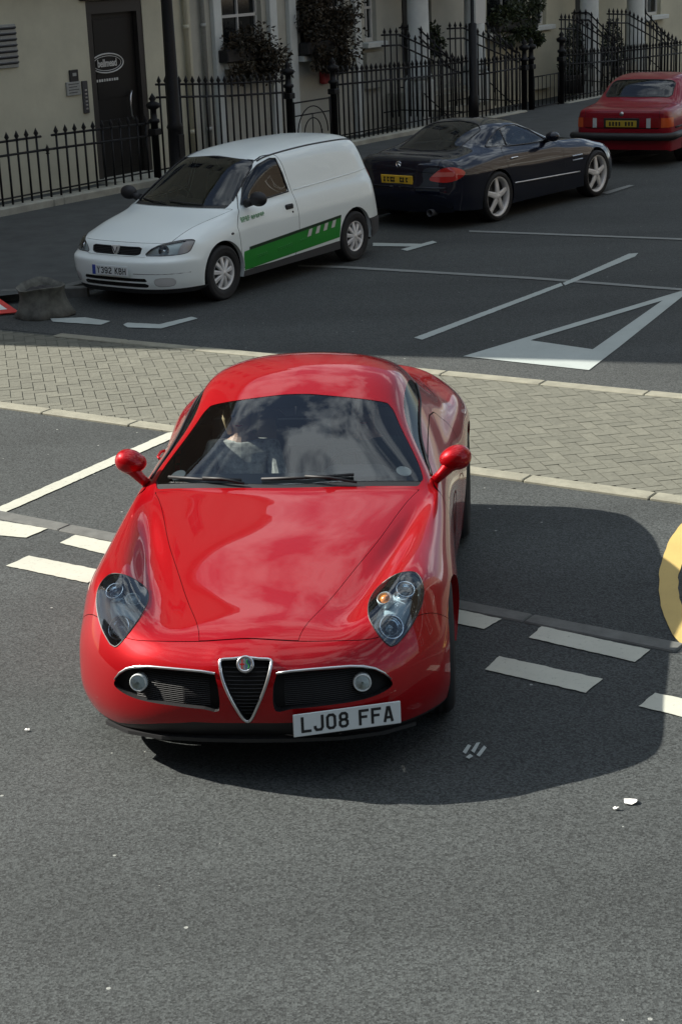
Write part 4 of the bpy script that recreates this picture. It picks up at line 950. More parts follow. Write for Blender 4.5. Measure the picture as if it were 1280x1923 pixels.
    # bumper seam
    mb = MB(); mb.tube([body_hit(b, (0, 2), (x, .40), 1, -1, .0005)[0] for x in np.linspace(.28, .80, 10)], .003, 4); mb.build('bumper_seam', M['grey_plastic'], root)
    # roof gutters
    for sx in (-1, 1):
        mb = MB(); mb.tube([body_at(b, sx * 1.93, t, .001) for t in np.linspace(9.95, 14.2, 26)], .011, 6); mb.build('roof_gutter', M['grey_plastic'], root)
        m_ = MB(); vs, fs = ellipsoid((sx * .93, 1.44, 1.03), (.115, .075, .082), 20, 12, None, lambda v: (v.x, v.y * (1 if v.y < 0 else .5), v.z)); m_.add(vs, fs, True); m_.tube([(sx * .76, 1.42, .975), (sx * .86, 1.43, 1.0)], [.05, .04], 8); mo = m_.build('door_mirror', M['black'], root)
        gl = MB(); gl.lathe([(0, 0), (.066, 0)], 'y', (sx * .935, 1.486, 1.03), 18); gl.build('mirror_glass', M['chrome'], mo)
        rp = MB(); P, n = body_hit(b, (1, 2), (1.06, .70), 0, sx); vs, fs = ellipsoid(P, (.008, .028, .014), 12, 8); rp.add(vs, fs, True); rp.build('side_repeater', M['grey_plastic'], root)
    # green livery
    def planes(nm, poly, sx, m, parent, off):
        "vinyl cut to a convex outline (v, z) edge by edge"
        p = sub_piece(b.full, b.full['V'][:, 0] * sx > .45); c = np.mean(np.array(poly), axis=0)
        for i in range(len(poly)):
            (x0, y0), (x1, y1) = poly[i], poly[(i + 1) % len(poly)]; f = lambda x, y: (x1 - x0) * (y - y0) - (y1 - y0) * (x - x0)
            p, _, _ = clip(p, f(p['V'][:, 1], p['V'][:, 2]) * np.sign(f(*c)))
        if m is M['green']:
            for w_ in (.87, 3.48): _, p, _ = clip(p, .36 - np.hypot(p['V'][:, 1] - w_, p['V'][:, 2] - .3))
        return piece_obj(nm, p, m, parent, off)
    for sx in (1, -1):
        st = planes('green_stripe', [(1.20, .268), (1.225, .478), (3.16, .575), (3.12, .345)], sx, M['green'], root, .003)
        planes('stripe_border', [(1.32, .48), (1.325, .515), (3.165, .605), (3.16, .572)], sx, M['green_dark'], st, .0045)
        for k in range(4):
            v0 = 2.47 + k * .165; z0 = .498 + k * .009
            planes('white_flash', [(v0 - .03, z0 - .045), (v0 + .045, z0 - .041), (v0 + .085, z0 + .040), (v0 + .015, z0 + .036)], sx, M['sign_white'], st, .006)
        cr_ = MB(); cr_.tube([body_hit(b, (1, 2), (v_, 1.0 + (v_ - 2.4) * .03), 0, sx, -.004)[0] for v_ in np.linspace(2.36, 3.98, 18)], .009, 6); cr_.build('waist_crease', M['white_paint'], root)
        # worn pale lettering on the stripe and green lettering on the wing: fine strokes, too small to read
        for (v0, z0, n_, h_, m_, nm) in ((1.46, .368, 5, .034, 'green_pale', 'stripe_lettering'), (1.86, .385, 7, .034, 'green_pale', 'stripe_lettering'), (2.3, .42, 4, .022, 'green_pale', 'stripe_lettering'), (1.26, .79, 4, .05, 'green', 'door_lettering'), (1.45, .80, 6, .036, 'green', 'door_lettering')):
            mb = MB()
            for k in range(n_):
                v1 = v0 + k * .042
                for (a, c_) in (((0, 0), (0, 1)), ((0, 1), (.6, 1)), ((.6, 1), (.6, .5 if k % 2 else 0)), ((0, .5), (.6, .5))):
                    P = [body_hit(b, (1, 2), (v1 + q[0] * .034, z0 + k * .002 + q[1] * h_), 0, sx, .006)[0] for q in (a, c_)]; mb.tube(P, .0035, 4)
            mb.build(nm, M[m_], root)
    plate(root, 'Y392 KBH', (0, -.042, .428), (1, 0, 0), (0, .02, 1), M['plate_white'], band=True)
    for v0, z0 in WH:
        for sx in (1, -1): wheel(root, sx * .765, v0, .30, .175, .180, 9, M['silver_paint'], sx, 'thin', 0); liner(root, sx * .5, sx * .82, v0, z0, .36)
    f = MB(); f.box((0, 2.3, .26), (1.5, 3.5, .05)); f.box((0, 2.62, .70), (1.2, .04, 1.0)); f.build('load_floor', M['carpet'], root)
    d_ = MB(); d_.box((0, 1.42, .88), (1.4, .42, .16), Matrix.Rotation(.1, 3, 'X'), .05); d_.build('dashboard', M['lining'], root)
    for sx in (1, -1): seat(root, sx * .36, 2.1, .52)
    steering_wheel(root, -.36, 1.68, .93)
    return root
white_van((-2.345, 18.62, 0.0), 0.601)

# ------------------------------------------------------------------ the dark blue roadster
def blue_coupe(loc, yaw):
    root = empty('parked_coupe', loc, -yaw)
    tag(root, 'dark blue hardtop roadster with five-spoke silver wheels, parked behind the white van', 'car')
    lo = lambda v: [(.9, v, .4), (.885, v, .2)]
    rows = [
     [(0,.05,.2),(.3,.06,.2),(.55,.13,.2),(.7,.23,.2),(.8,.36,.2),(.84,.46,.2),(.85,.52,.2),(.855,.58,.2)],
     [(0,0,.42),(.3,.02,.42),(.57,.09,.42),(.74,.22,.42),(.84,.40,.42),(.875,.52,.40),(.88,.58,.32),(.875,.62,.22)],
     [(0,.10,.66),(.3,.12,.66),(.57,.2,.655),(.72,.34,.655),(.82,.5,.63),(.885,.64,.52),(.895,.7,.38),(.885,.74,.22)],
     [(0,.5,.765),(.31,.5,.765),(.58,.55,.755),(.70,.62,.76),(.80,.7,.735),(.89,.8,.58),(.90,.85,.4),(.89,.88,.2)],
     [(0,1.0,.85),(.32,1.0,.85),(.6,1.02,.845),(.72,1.04,.85),(.815,1.06,.80),(.90,1.08,.62),(.905,1.1,.4),(.89,1.1,.2)],
     [(0,1.45,.905),(.34,1.48,.905),(.66,1.62,.90),(.745,1.66,.89),(.825,1.68,.82),(.895,1.7,.64)]+lo(1.7),
     [(0,1.55,.925),(.35,1.58,.925),(.69,1.76,.915),(.76,1.82,.90),(.828,1.84,.825),(.893,1.86,.64)]+lo(1.86),
     [(0,1.95,1.09),(.32,1.98,1.085),(.63,2.15,1.06),(.755,2.2,.91),(.828,2.2,.83),(.89,2.2,.64)]+lo(2.2),
     [(0,2.33,1.24),(.28,2.36,1.235),(.55,2.48,1.19),(.75,2.55,.925),(.828,2.55,.84),(.89,2.55,.64)]+lo(2.55),
     [(0,2.75,1.295),(.28,2.75,1.288),(.545,2.8,1.23),(.75,2.85,.94),(.83,2.85,.85),(.892,2.85,.65)]+lo(2.85),
     [(0,3.15,1.265),(.27,3.15,1.258),(.52,3.2,1.195),(.74,3.25,.96),(.833,3.25,.865),(.90,3.25,.66)]+lo(3.25),
     [(0,3.6,1.11),(.26,3.6,1.105),(.48,3.6,1.06),(.71,3.6,.97),(.832,3.6,.87),(.91,3.6,.67),(.91,3.6,.42),(.885,3.6,.22)],
     [(0,3.93,.97),(.26,3.93,.968),(.50,3.92,.96),(.69,3.92,.945),(.81,3.92,.875),(.905,3.92,.68),(.905,3.92,.42),(.885,3.92,.22)],
     [(0,4.2,.94),(.25,4.2,.94),(.48,4.2,.935),(.66,4.19,.92),(.78,4.18,.86),(.885,4.15,.69),(.89,4.15,.44),(.87,4.15,.24)],
     [(0,4.45,.915),(.25,4.445,.915),(.47,4.43,.905),(.63,4.40,.885),(.74,4.36,.83),(.835,4.30,.69),(.85,4.28,.46),(.84,4.27,.25)],
     [(0,4.51,.72),(.25,4.505,.72),(.47,4.485,.71),(.62,4.45,.70),(.72,4.41,.66),(.79,4.36,.58),(.81,4.34,.44),(.81,4.32,.26)],
     [(0,4.56,.50),(.25,4.555,.50),(.47,4.53,.50),(.61,4.49,.49),(.70,4.45,.46),(.765,4.40,.42),(.78,4.36,.36),(.785,4.34,.26)],
     [(0,4.46,.23),(.25,4.455,.23),(.47,4.43,.23),(.60,4.40,.23),(.68,4.37,.23),(.73,4.34,.23),(.75,4.32,.23),(.76,4.30,.23)]]
    b = make_body(rows, root, M['blue_paint'], 7, 8, 2)
    ws, _ = b.take(sdf(rounded([(-1, 6.06), (1.0, 6.06), (1.85, 6.1), (1.93, 6.3), (1.9, 7.6), (1.75, 7.9), (1.2, 7.95), (-1, 7.96)], 4), b.s_, b.t))
    rw, rseg = b.take(sdf(rounded([(-1, 9.95), (1.0, 9.95), (1.7, 10.1), (1.93, 10.35), (1.95, 11.55), (1.7, 11.9), (1.0, 11.95), (-1, 11.95)], 4), b.s_, b.t))
    SW = [(2.02, .925), (2.3, 1.10), (2.55, 1.19), (2.8, 1.205), (3.05, 1.17), (3.28, 1.08), (3.45, 1.0), (3.44, .985), (2.9, .95), (2.4, .93)]
    sw, _ = b.take(np.minimum(sdf(rounded(SW, 3), b.v, b.z), b.u - .4))
    TL = [(.50, .665), (.55, .73), (.64, .80), (.74, .825), (.82, .80), (.87, .73), (.84, .67), (.76, .635), (.64, .635)]
    tl, _ = b.take(np.minimum(sdf(rounded(TL, 3), b.u, b.z), b.v - 4.0))
    HL = [(.50, .58), (.56, .66), (.70, .67), (.80, .62), (.76, .54), (.6, .52)]
    hl, _ = b.take(np.minimum(sdf(rounded(HL, 3), b.u, b.z), .8 - b.v))
    WH = [(.90, .33), (3.46, .33)]; b.arches(WH, .375)
    DOOR = [(1.84, .93), (1.78, .7), (1.80, .32), (1.95, .24), (2.95, .24), (3.12, .45), (3.2, .7), (3.18, .95), (2.6, .95)]
    dr, _ = b.panel(np.minimum(sdf(rounded(DOOR, 3), b.v, b.z), (b.s_ - 3.05) * .2), .007)
    bt, _ = b.panel(np.minimum.reduce([(b.t - 12.15) * .25, (14.8 - b.t) * .22, (2.9 - b.s_) * .15]), .007)
    b.finish()
    piece_obj('boot_lid', bt, M['blue_paint'], root)
    piece_obj('windscreen', ws, M['side_glass'], root, -.002); r_ = piece_obj('rear_window', rw, M['side_glass'], root, -.002)
    mb = MB()
    for q0, q1 in rseg: mb.tube([Vector(q0), Vector(q1)], .008, 5, False)
    mb.build('window_seal', M['black'], r_)
    for d in both(dr):
        sx = 1 if d['V'][:, 0].mean() > 0 else -1
        o = piece_obj('door', d, M['blue_paint'], root); piece_obj('inner_lining', d, M['lining'], o, -.02)
        h = MB(); P = [body_hit(b, (1, 2), (v_, .80), 0, sx, o_)[0] for v_, o_ in ((2.92, .004), (2.96, .022), (3.06, .022), (3.10, .004))]; h.tube(P, .011, 6); h.build('handle', M['chrome'], o)
    for d in both(sw):
        o = piece_obj('side_window', d, M['glass'], root, -.001); sx = 1 if d['V'][:, 0].mean() > 0 else -1
        mb = MB(); P = [body_hit(b, (1, 2), p, 0, sx, .003)[0] for p in SW]; mb.tube(P + [P[0]], .008, 5, False); mb.build('window_trim', M['grey_plastic'], o)
        q = MB(); q.tube([body_hit(b, (1, 2), p, 0, sx, .001)[0] for p in ((3.02, .96), (2.98, 1.17))], .010, 5); q.build('window_divider', M['black'], o)
    for d in both(tl):
        o = piece_obj('tail_light', d, M['red_lens'], root, .003)
        w_, _, _ = clip(d, np.minimum(.028 - np.abs(d['V'][:, 2] - .735), .80 - np.abs(d['V'][:, 0]))); piece_obj('lens_band', w_, mat('pink_lens', (.50, .12, .10), .15), o, .006)
    for d in both(hl): piece_obj('headlight', d, M['lens_grey'], root)
    for sx in (1, -1):
        mb = MB(); mb.tube([body_hit(b, (1, 2), (v_, .47 - .035 * (3.1 - v_) / 1.3), 0, sx, .004)[0] for v_ in np.linspace(3.06, 1.4, 14)], .011, 6); mb.build('side_moulding', M['satin'], root)
        m_ = MB(); vs, fs = ellipsoid((sx * .93, 2.16, 1.0), (.105, .075, .07), 20, 12); m_.add(vs, fs, True); m_.tube([(sx * .76, 2.10, .93), (sx * .86, 2.13, .96)], [.04, .035], 8); m_.build('door_mirror', M['blue_paint'], root)
        mb = MB(); mb.tube([body_hit(b, (0, 2), (sx * u_, .56), 1, 1, .005)[0] for u_ in np.linspace(.05, .72, 10)], .012, 6); mb.build('bumper_moulding', M['blue_paint'], root)
        mb = MB()
        for k in range(2): mb.tube([body_hit(b, (1, 2), (v_, .60 + k * .06), 0, sx, .002)[0] for v_ in (1.32, 1.45, 1.58)], .009, 5)
        mb.build('wing_vent', M['satin'], root)
        ex = MB(); ex.lathe([(.05, -.12), (.05, .02), (.043, .02), (.043, -.1)], 'y', (sx * .5, 4.48, .23), 18); ex.build('exhaust_pipe', M['grey_plastic'], root)
    # rear plate, its characters too small to read: left as dark strokes
    p = MB(); p.box((0, 4.535, .655), (.52, .02, .111), Matrix.Rotation(-.1, 3, 'X'), .004); po = p.build('number_plate', M['plate_yellow'], root)
    p = MB()
    for k, w_ in enumerate((.05, .05, .05, .05, 0, .05, .05, .05)):
        if w_:
            x = .19 - k * .052
            for zz in (.02, -.02): p.box((x - .010 * (k % 3 - 1), 4.5475 - zz * .1, .655 + zz), (.026, .004, .022), Matrix.Rotation(-.1, 3, 'X'))
            p.box((x + .010, 4.5475, .655), (.011, .004, .065), Matrix.Rotation(-.1, 3, 'X'))
    p.build('lettering', M['ink'], po)
    st = MB(); c = Vector((0, 4.487, .85)); n = Vector((0, .97, .2)).normalized(); R_ = n.to_track_quat('Z', 'Y').to_matrix()
    st.tube([c + R_ @ Vector((.038 * math.cos(a), .038 * math.sin(a), .004)) for a in np.linspace(0, 2 * math.pi, 20)], .004, 5, False)
    for k in range(3): a = math.pi / 2 + k * 2 * math.pi / 3; st.tube([c + n * .004, c + R_ @ Vector((.036 * math.cos(a), .036 * math.sin(a), .004))], .004, 5)
    st.build('boot_emblem', M['chrome'], root)
    for v0, z0 in WH:
        for sx in (1, -1): wheel(root, sx * .80, v0, .335, .245, .262, 5, M['silver_paint'], sx, 'spoke', 0); liner(root, sx * .5, sx * .87, v0, z0, .385)
    f = MB(); f.box((0, 2.4, .26), (1.55, 3.6, .05)); f.box((0, 3.5, .72), (1.3, .5, .3)); f.build('floor_pan', M['carpet'], root)
    d_ = MB(); d_.box((0, 1.9, .84), (1.4, .35, .14), None, .05); d_.build('dashboard', M['lining'], root)
    for sx in (1, -1): seat(root, sx * .36, 2.45, .36, .46, .56)
    steering_wheel(root, -.36, 2.12, .88)
    return root
blue_coupe((3.833, 26.88, 0.0), -2.447)

# ------------------------------------------------------------------ the red saloon at the edge
def red_saloon(loc, yaw):
    root = empty('parked_saloon', loc, -yaw)
    tag(root, 'faded red boxy four-door saloon with black bumpers, parked farthest up the street', 'car')
    rows = [
     [(0,.03,.25),(.4,.04,.25),(.65,.07,.25),(.76,.12,.25),(.79,.17,.25),(.80,.22,.25)],
     [(0,0,.50),(.4,.01,.50),(.67,.04,.50),(.78,.09,.50),(.81,.15,.45),(.81,.22,.3)],
     [(0,.05,.72),(.4,.06,.72),(.66,.09,.72),(.76,.13,.70),(.81,.2,.55),(.81,.26,.3)],
     [(0,.6,.83),(.4,.6,.83),(.66,.62,.82),(.765,.65,.80),(.82,.7,.58),(.81,.7,.25)],
     [(0,1.25,.91),(.4,1.27,.91),(.67,1.33,.90),(.765,1.35,.88),(.822,1.35,.6),(.81,1.35,.25)],
     [(0,1.36,.94),(.38,1.38,.94),(.69,1.45,.925),(.768,1.48,.905),(.822,1.48,.6),(.81,1.48,.25)],
     [(0,1.97,1.335),(.33,1.99,1.33),(.60,2.05,1.29),(.768,2.1,.915),(.822,2.1,.6),(.81,2.1,.25)],
     [(0,2.5,1.385),(.33,2.5,1.38),(.61,2.5,1.34),(.768,2.5,.92),(.822,2.5,.6),(.81,2.5,.25)],
     [(0,3.05,1.35),(.32,3.05,1.345),(.59,3.03,1.305),(.765,3.0,.925),(.822,3.0,.6),(.81,3.0,.25)],
     [(0,3.62,1.00),(.33,3.61,1.00),(.62,3.58,.985),(.76,3.52,.93),(.822,3.5,.6),(.81,3.5,.25)],
     [(0,3.72,.965),(.34,3.71,.965),(.65,3.69,.96),(.76,3.66,.93),(.82,3.64,.6),(.81,3.62,.25)],
     [(0,4.25,.935),(.34,4.245,.935),(.65,4.23,.93),(.745,4.2,.90),(.80,4.15,.6),(.79,4.1,.25)],
     [(0,4.32,.88),(.34,4.315,.88),(.65,4.30,.875),(.74,4.26,.84),(.785,4.2,.6),(.78,4.15,.25)],
     [(0,4.33,.60),(.34,4.325,.60),(.65,4.31,.60),(.735,4.27,.58),(.775,4.22,.5),(.77,4.18,.26)],
     [(0,4.30,.28),(.34,4.295,.28),(.64,4.28,.28),(.72,4.25,.28),(.755,4.21,.27),(.76,4.17,.26)]]
    b = make_body(rows, root, M['dull_red'], 7, 8, 6, True)
    ws, _ = b.take(sdf(rounded([(-1, 5.08), (1.8, 5.1), (1.92, 5.3), (1.9, 5.75), (1.7, 5.92), (-1, 5.95)], 3), b.s_, b.t))
    rw, rseg = b.take(sdf([(-1, 8.12), (1.65, 8.14), (1.85, 8.24), (1.88, 8.72), (1.7, 8.86), (-1, 8.9)], b.s_, b.t))
    panes = []
    for poly in ([(1.62, .945), (2.05, 1.24), (2.30, 1.29), (2.32, .945)], [(2.42, .945), (2.41, 1.295), (2.9, 1.26), (3.28, 1.0), (3.25, .95)]):
        p, _ = b.take(np.minimum(sdf(poly, b.v, b.z), b.u - .4)); panes.append(p)
    tl, _ = b.take(np.minimum(sdf([(.40, .635), (.40, .785), (.60, .795), (.80, .79), (.80, .64)], b.u, b.z), b.v - 4.05))
    hl, _ = b.take(np.minimum(sdf([(.40, .55), (.40, .69), (.72, .69), (.72, .55)], b.u, b.z), .5 - b.v))
    WH = [(.72, .30), (3.29, .30)]; b.arches(WH, .345)
    bt, _ = b.panel(np.minimum.reduce([(b.t - 10.15) * .3, (12.9 - b.t) * .15, (1.96 - b.s_) * .25]), .008)
    for poly in ([(1.55, .9), (1.5, .3), (2.36, .3), (2.37, 1.31), (2.05, 1.285)], [(2.385, .3), (2.385, 1.315), (2.95, 1.285), (3.33, 1.0), (3.2, .7), (3.0, .4), (2.95, .3)]):
        dr, _ = b.panel(np.minimum(sdf(poly, b.v, b.z), b.u - .4), .008)
        for d in both(dr):
            o = piece_obj('door', d, M['dull_red'], root); piece_obj('inner_lining', d, M['lining'], o, -.02)
            sx = 1 if d['V'][:, 0].mean() > 0 else -1; vm = d['V'][:, 1].max() - .2
            h = MB(); h.box(body_hit(b, (1, 2), (min(vm, 2.95), .83), 0, sx)[0], (.03, .14, .035), None, .01); h.build('handle', M['black'], o)
    b.finish()
    piece_obj('boot_lid', bt, M['dull_red'], root)
    piece_obj('windscreen', ws, M['side_glass'], root, -.002); r_ = piece_obj('rear_window', rw, M['side_glass'], root, -.002)
    mb = MB()
    for q0, q1 in rseg: mb.tube([Vector(q0), Vector(q1)], .010, 5, False)
    mb.build('window_seal', M['black'], r_)
    for p in panes:
        for d in both(p): piece_obj('side_window', d, M['side_glass'], root, -.002)
    for d in both(tl):
        o = piece_obj('tail_light', d, mat('dark_red_lens', (.22, .01, .01), .2), root, .004)
        a_, _, _ = clip(d, np.abs(d['V'][:, 0]) - .66); piece_obj('amber_lens', a_, mat('dim_amber_lens', (.55, .09, .02), .25), o, .007)
        w_, _, _ = clip(d, .035 - np.abs(np.abs(d['V'][:, 0]) - .455)); piece_obj('reversing_lens', w_, M['lens_grey'], o, .007)
    for d in both(hl): piece_obj('headlight', d, M['lens_grey'], root)
    for v0, v1 in ((4.33, 1), (.0, -1)):
        bp = MB(); bp.tube([(x, v0 + v1 * dv, .50) for x, dv in ((-.84, -.55), (-.84, -.05), (-.72, .045), (-.4, .07), (0, .075), (.4, .07), (.72, .045), (.84, -.05), (.84, -.55))], .062, 10); bp.build('bumper', M['black'], root)
    for sx in (1, -1):
        mb = MB(); mb.tube([body_hit(b, (1, 2), (v_, .62), 0, sx, .004)[0] for v_ in np.linspace(.3, 4.0, 24)], .014, 6); mb.build('rubbing_strip', M['black'], root)
        m_ = MB(); m_.box((sx * .9, 1.62, .99), (.17, .09, .11), None, .03); m_.tube([(sx * .76, 1.6, .95), (sx * .86, 1.6, .97)], .03, 6); m_.build('door_mirror', M['black'], root)
    rc = MB(); rc.box((0, 4.325, .715), (.60, .02, .15), None, .004); ro = rc.build('plate_recess', M['black'], root)
    p = MB(); p.box((0, 4.338, .70), (.52, .012, .105), None, .003); po = p.build('number_plate', mat('shaded_yellow_plate', (.42, .30, .03), .4), root)
    p = MB()
    for k in (0, 1, 2, 3, 5, 6, 7): p.box((.19 - k * .054, 4.346, .70), (.028, .003, .066)); p.box((.19 - k * .054, 4.3475, .70 + .012 * (k % 2)), (.010, .003, .03), None, 0)
    p.build('lettering', M['ink'], po)
    e = MB(); e.lathe([(.036, 0), (.036, .012), (0, .014)], 'y', (0, 4.312, .855), 18); e.build('boot_emblem', M['satin'], root)
    for v0, z0 in WH:
        for sx in (1, -1): wheel(root, sx * .735, v0, .30, .185, .185, 10, M['silver_paint'], sx, 'cover', 0); liner(root, sx * .45, sx * .79, v0, z0, .352)
    f = MB(); f.box((0, 2.2, .30), (1.5, 3.7, .05)); f.box((0, 3.45, .9), (1.36, .35, .06)); f.build('floor_pan', M['carpet'], root)
    d_ = MB(); d_.box((0, 1.65, .88), (1.36, .35, .16), None, .05); d_.build('dashboard', M['lining'], root)
    for sx in (1, -1): seat(root, sx * .36, 2.15, .50)
    bs = MB(); bs.box((0, 2.95, .52), (1.25, .5, .16), None, .05); bs.box((0, 3.22, .82), (1.25, .14, .5), Matrix.Rotation(-.25, 3, 'X'), .05); bs.build('rear_seat', M['seat'], root)
    return root
red_saloon((6.86, 32.70, 0.0), -2.655)

# ------------------------------------------------------------------ ground, roads, kerbs, markings
F0 = Vector((-4.8, 25.5, 0)); ES = Vector((.583, .8125, 0)).normalized(); EN = Vector((ES.y, -ES.x, 0))
def S(s, n, z=0.0): return F0 + ES * s + EN * n + Vector((0, 0, z))
M_ST = Matrix((ES, EN, Vector((0, 0, 1)))).transposed()      # columns: along the street, towards the road, up

def sheet(name, pts, m, z, kind='structure', label=None):
    o = meshobj(name, [(p[0], p[1], z) for p in pts], [tuple(range(len(pts)))], m)
    if o.data.polygons[0].normal.z < 0: o.data.flip_normals()
    return tag(o, label, kind=kind)

sheet('ground', [(-160, -90), (160, -90), (160, 220), (-160, 220)], M['asphalt'], 0)
def line_of(p, q):                                             # ground line through two pixels: point and direction
    a, b_ = G(*p), G(*q); return a, (b_ - a).normalized()
K1, D1 = line_of((0, 968), (1280, 1219)); K2, D2 = line_of((0, 762), (1280, 942)); K3, D3 = line_of((100, 631), (1280, 748))
def along(K, D, d): return K + D * d
# side street beyond the paved crossing
a, c = along(K3, D3, -1.9), along(K3, D3, 22)
sheet('side_street', [a + ES * .06, c + ES * .06, c + ES * 60, S(60, 4.95), S(-4.0, 4.95)], M['street'], .004)
# paved crossing: bed sheet and herringbone blocks laid at 45 degrees to the kerb
sheet('paving_bed', [along(K2, D2, -9), along(K2, D2, 16), along(K3, D3, 16), along(K3, D3, -9)], M['joint'], .005)
def paving():
    vs, fs, tones = [], [], []; u = 0.103; ang = math.radians(101.2); X = Vector((math.cos(ang), math.sin(ang), 0)); Y = Vector((-X.y, X.x, 0)); O = K2.copy()
    mid0 = (K2 + K3) / 2
    nrm2 = Vector((-D2.y, D2.x, 0)); nrm3 = Vector((-D3.y, D3.x, 0)); g = .0035
    for i in range(-190, 130):
        for j in range(-190, 130):
            k = (i - j) % 4
            if k == 0: x0, y0, w, h = i, j, 2, 1
            elif k == 2: x0, y0, w, h = i, j - 1, 1, 2
            else: continue
            c = O + X * ((x0 + w / 2) * u) + Y * ((y0 + h / 2) * u)
            if not (-5.6 < c.x < 6.2) or (c - K2).dot(nrm2) < .02 or (c - K3).dot(nrm3) > -.02: continue
            b_ = len(vs); dz = rnd.uniform(-.0012, .0012)
            for (p, q) in ((x0 * u + g, y0 * u + g), ((x0 + w) * u - g, y0 * u + g), ((x0 + w) * u - g, (y0 + h) * u - g), (x0 * u + g, (y0 + h) * u - g)):
                P = O + X * p + Y * q; vs.append((P.x, P.y, .0105 + dz + rnd.uniform(-.0006, .0006)))
            fs.append((b_, b_ + 1, b_ + 2, b_ + 3)); tones.append(min(1, max(0, rnd.gauss(.5, .25))))
    o = meshobj('paved_crossing', vs, fs, M['paver']); set_tone(o, tones); tag(o, kind='structure'); return o
paving()

def kerb_line(name, K, D, d0, d1, w, top, m, seg=.91, off=0.0, jit=.004):
    mb = MB(); nrm = Vector((-D.y, D.x, 0)); R_ = Matrix((D, nrm, Vector((0, 0, 1)))).transposed(); d = d0
    while d < d1:
        L = seg * rnd.uniform(.94, 1.06)
        mb.box(along(K, D, d + L / 2) + nrm * (off + rnd.uniform(-jit, jit)) + Vector((0, 0, top - .1 + rnd.uniform(-.002, .002))), (L - .008, w, .2), R_, .008); d += L
    return tag(mb.build(name, m), kind='structure')
kerb_line('kerb', K1, D1, -4, 9, .13, .010, M['kerb_grey'])
kerb_line('kerb', K2, D2, -4, 9, .14, .020, M['kerb'], off=0.0)
kerb_line('kerb', K3, D3, 0.05, 12, .14, .022, M['kerb'])
# footway in front of the railings
sheet('footway', [S(-4.6, -.3), S(60, -.3), S(60, 4.85), S(-4.2, 4.85), S(-4.75, 4.5), S(-4.95, 3.8)], M['footway'], .105)
kerb_line('kerb', S(-3.9, 4.92), ES, 0, 58, .14, .11, M['kerb_grey'])
kerb_line('kerb', S(-4.75, 3.8), (S(-3.95, 4.9) - S(-4.75, 3.8)).normalized(), -.2, 1.3, .14, .11, M['kerb_grey'], .5)

def marking(label, pts, m='white_line', z=.0065):
    o = meshobj('road_marking', [(p.x, p.y, z) for p in pts], [tuple(range(len(pts)))], M[m])
    if o.data.polygons[0].normal.z < 0: o.data.flip_normals()
    return tag(o, label, kind='structure')
def pm(label, px, m='white_line', z=.0065): return marking(label, [G(*p) for p in px], m, z)
def rough_edge(pts, step=.03, amp=.004):
    "break a straight painted edge into a slightly ragged one"
    out = []
    for i, p in enumerate(pts):
        q = pts[(i + 1) % len(pts)]; L = (q - p).length; n = max(1, int(L / step)); t = (q - p).normalized(); nn = Vector((-t.y, t.x, 0))
        for k in range(n): out.append(p + t * (L * k / n) + (nn * rnd.uniform(-amp, amp) if k else Vector()))
    return out
def pr(label, px, m='white_line', z=.0065):
    P = rough_edge([G(*p) for p in px]); c = sum(P, Vector()) / len(P); vs = [(p.x, p.y, z) for p in P]
    bm = bmesh.new(); v = [bm.verts.new(q) for q in vs]; f = bm.faces.new(v); bmesh.ops.triangulate(bm, faces=[f])
    me = bpy.data.meshes.new('road_marking'); bm.normal_update()
    for f in bm.faces:
        if f.normal.z < 0: f.normal_flip()
    bm.to_mesh(me); bm.free(); me.materials.append(M[m]); o = bpy.data.objects.new('road_marking', me); COL.objects.link(o); return tag(o, label, kind='structure')
# give-way dashes
for px in ([(-60, 965), (0, 979), (90, 994), (50, 1011), (0, 1007), (-110, 984)], [(142, 1006), (250, 1028), (213, 1046), (113, 1021)], [(55, 1045), (200, 1074), (165, 1096), (12, 1064)],
           [(760, 1124), (942, 1164), (908, 1183), (720, 1142)], [(1016, 1178), (1220, 1222), (1191, 1245), (992, 1199)], [(937, 1234), (1131, 1277), (1099, 1303), (910, 1259)], [(1229, 1303), (1400, 1340), (1370, 1370), (1198, 1328)]):
    pr(None, px)
pr(None, [(0, 953), (315, 814), (345, 808), (330, 822), (0, 968), (-40, 978)])                      # centre line of the mouth
pr(None, [(777, 636), (1052, 533), (1056, 538), (792, 640)], 'grey_line', .011); pr(None, [(1056, 533), (1180, 478), (1197, 477), (1192, 483), (1060, 538)], 'grey_line', .0118)   # centre line up the street
TA, TB, TC, ta, tb, tc_ = (869, 671), (1302, 541), (1105, 697), (995, 641), (1243, 566), (1112, 658)
for px in ([TA, TB, tb, ta], [TB, (1160, 655), TC, tc_, tb], [TC, TA, ta, tc_]): pm(None, px, 'grey_line', .011)      # give-way triangle, its three legs butted
for k, px in enumerate(([(560, 499), (640, 501), (1000, 522), (1300, 545), (1300, 549), (1000, 526), (640, 505), (560, 502)], [(880, 434), (1300, 450), (1300, 453), (880, 437)], [(95, 600), (160, 598), (208, 605), (190, 612), (100, 606)], [(232, 612), (240, 608), (300, 611), (360, 597), (372, 600), (303, 619), (240, 617)],
           [(752, 470), (812, 454), (820, 457), (764, 473)], [(700, 458), (800, 460), (790, 465), (700, 464)], [(1128, 364), (1180, 349), (1190, 350), (1140, 366)], [(1145, 300), (1160, 296), (1240, 290), (1180, 306)])):
    pr(None, px, 'faint_line' if k < 2 or k > 5 else 'grey_line', .0112 + .0006 * k)
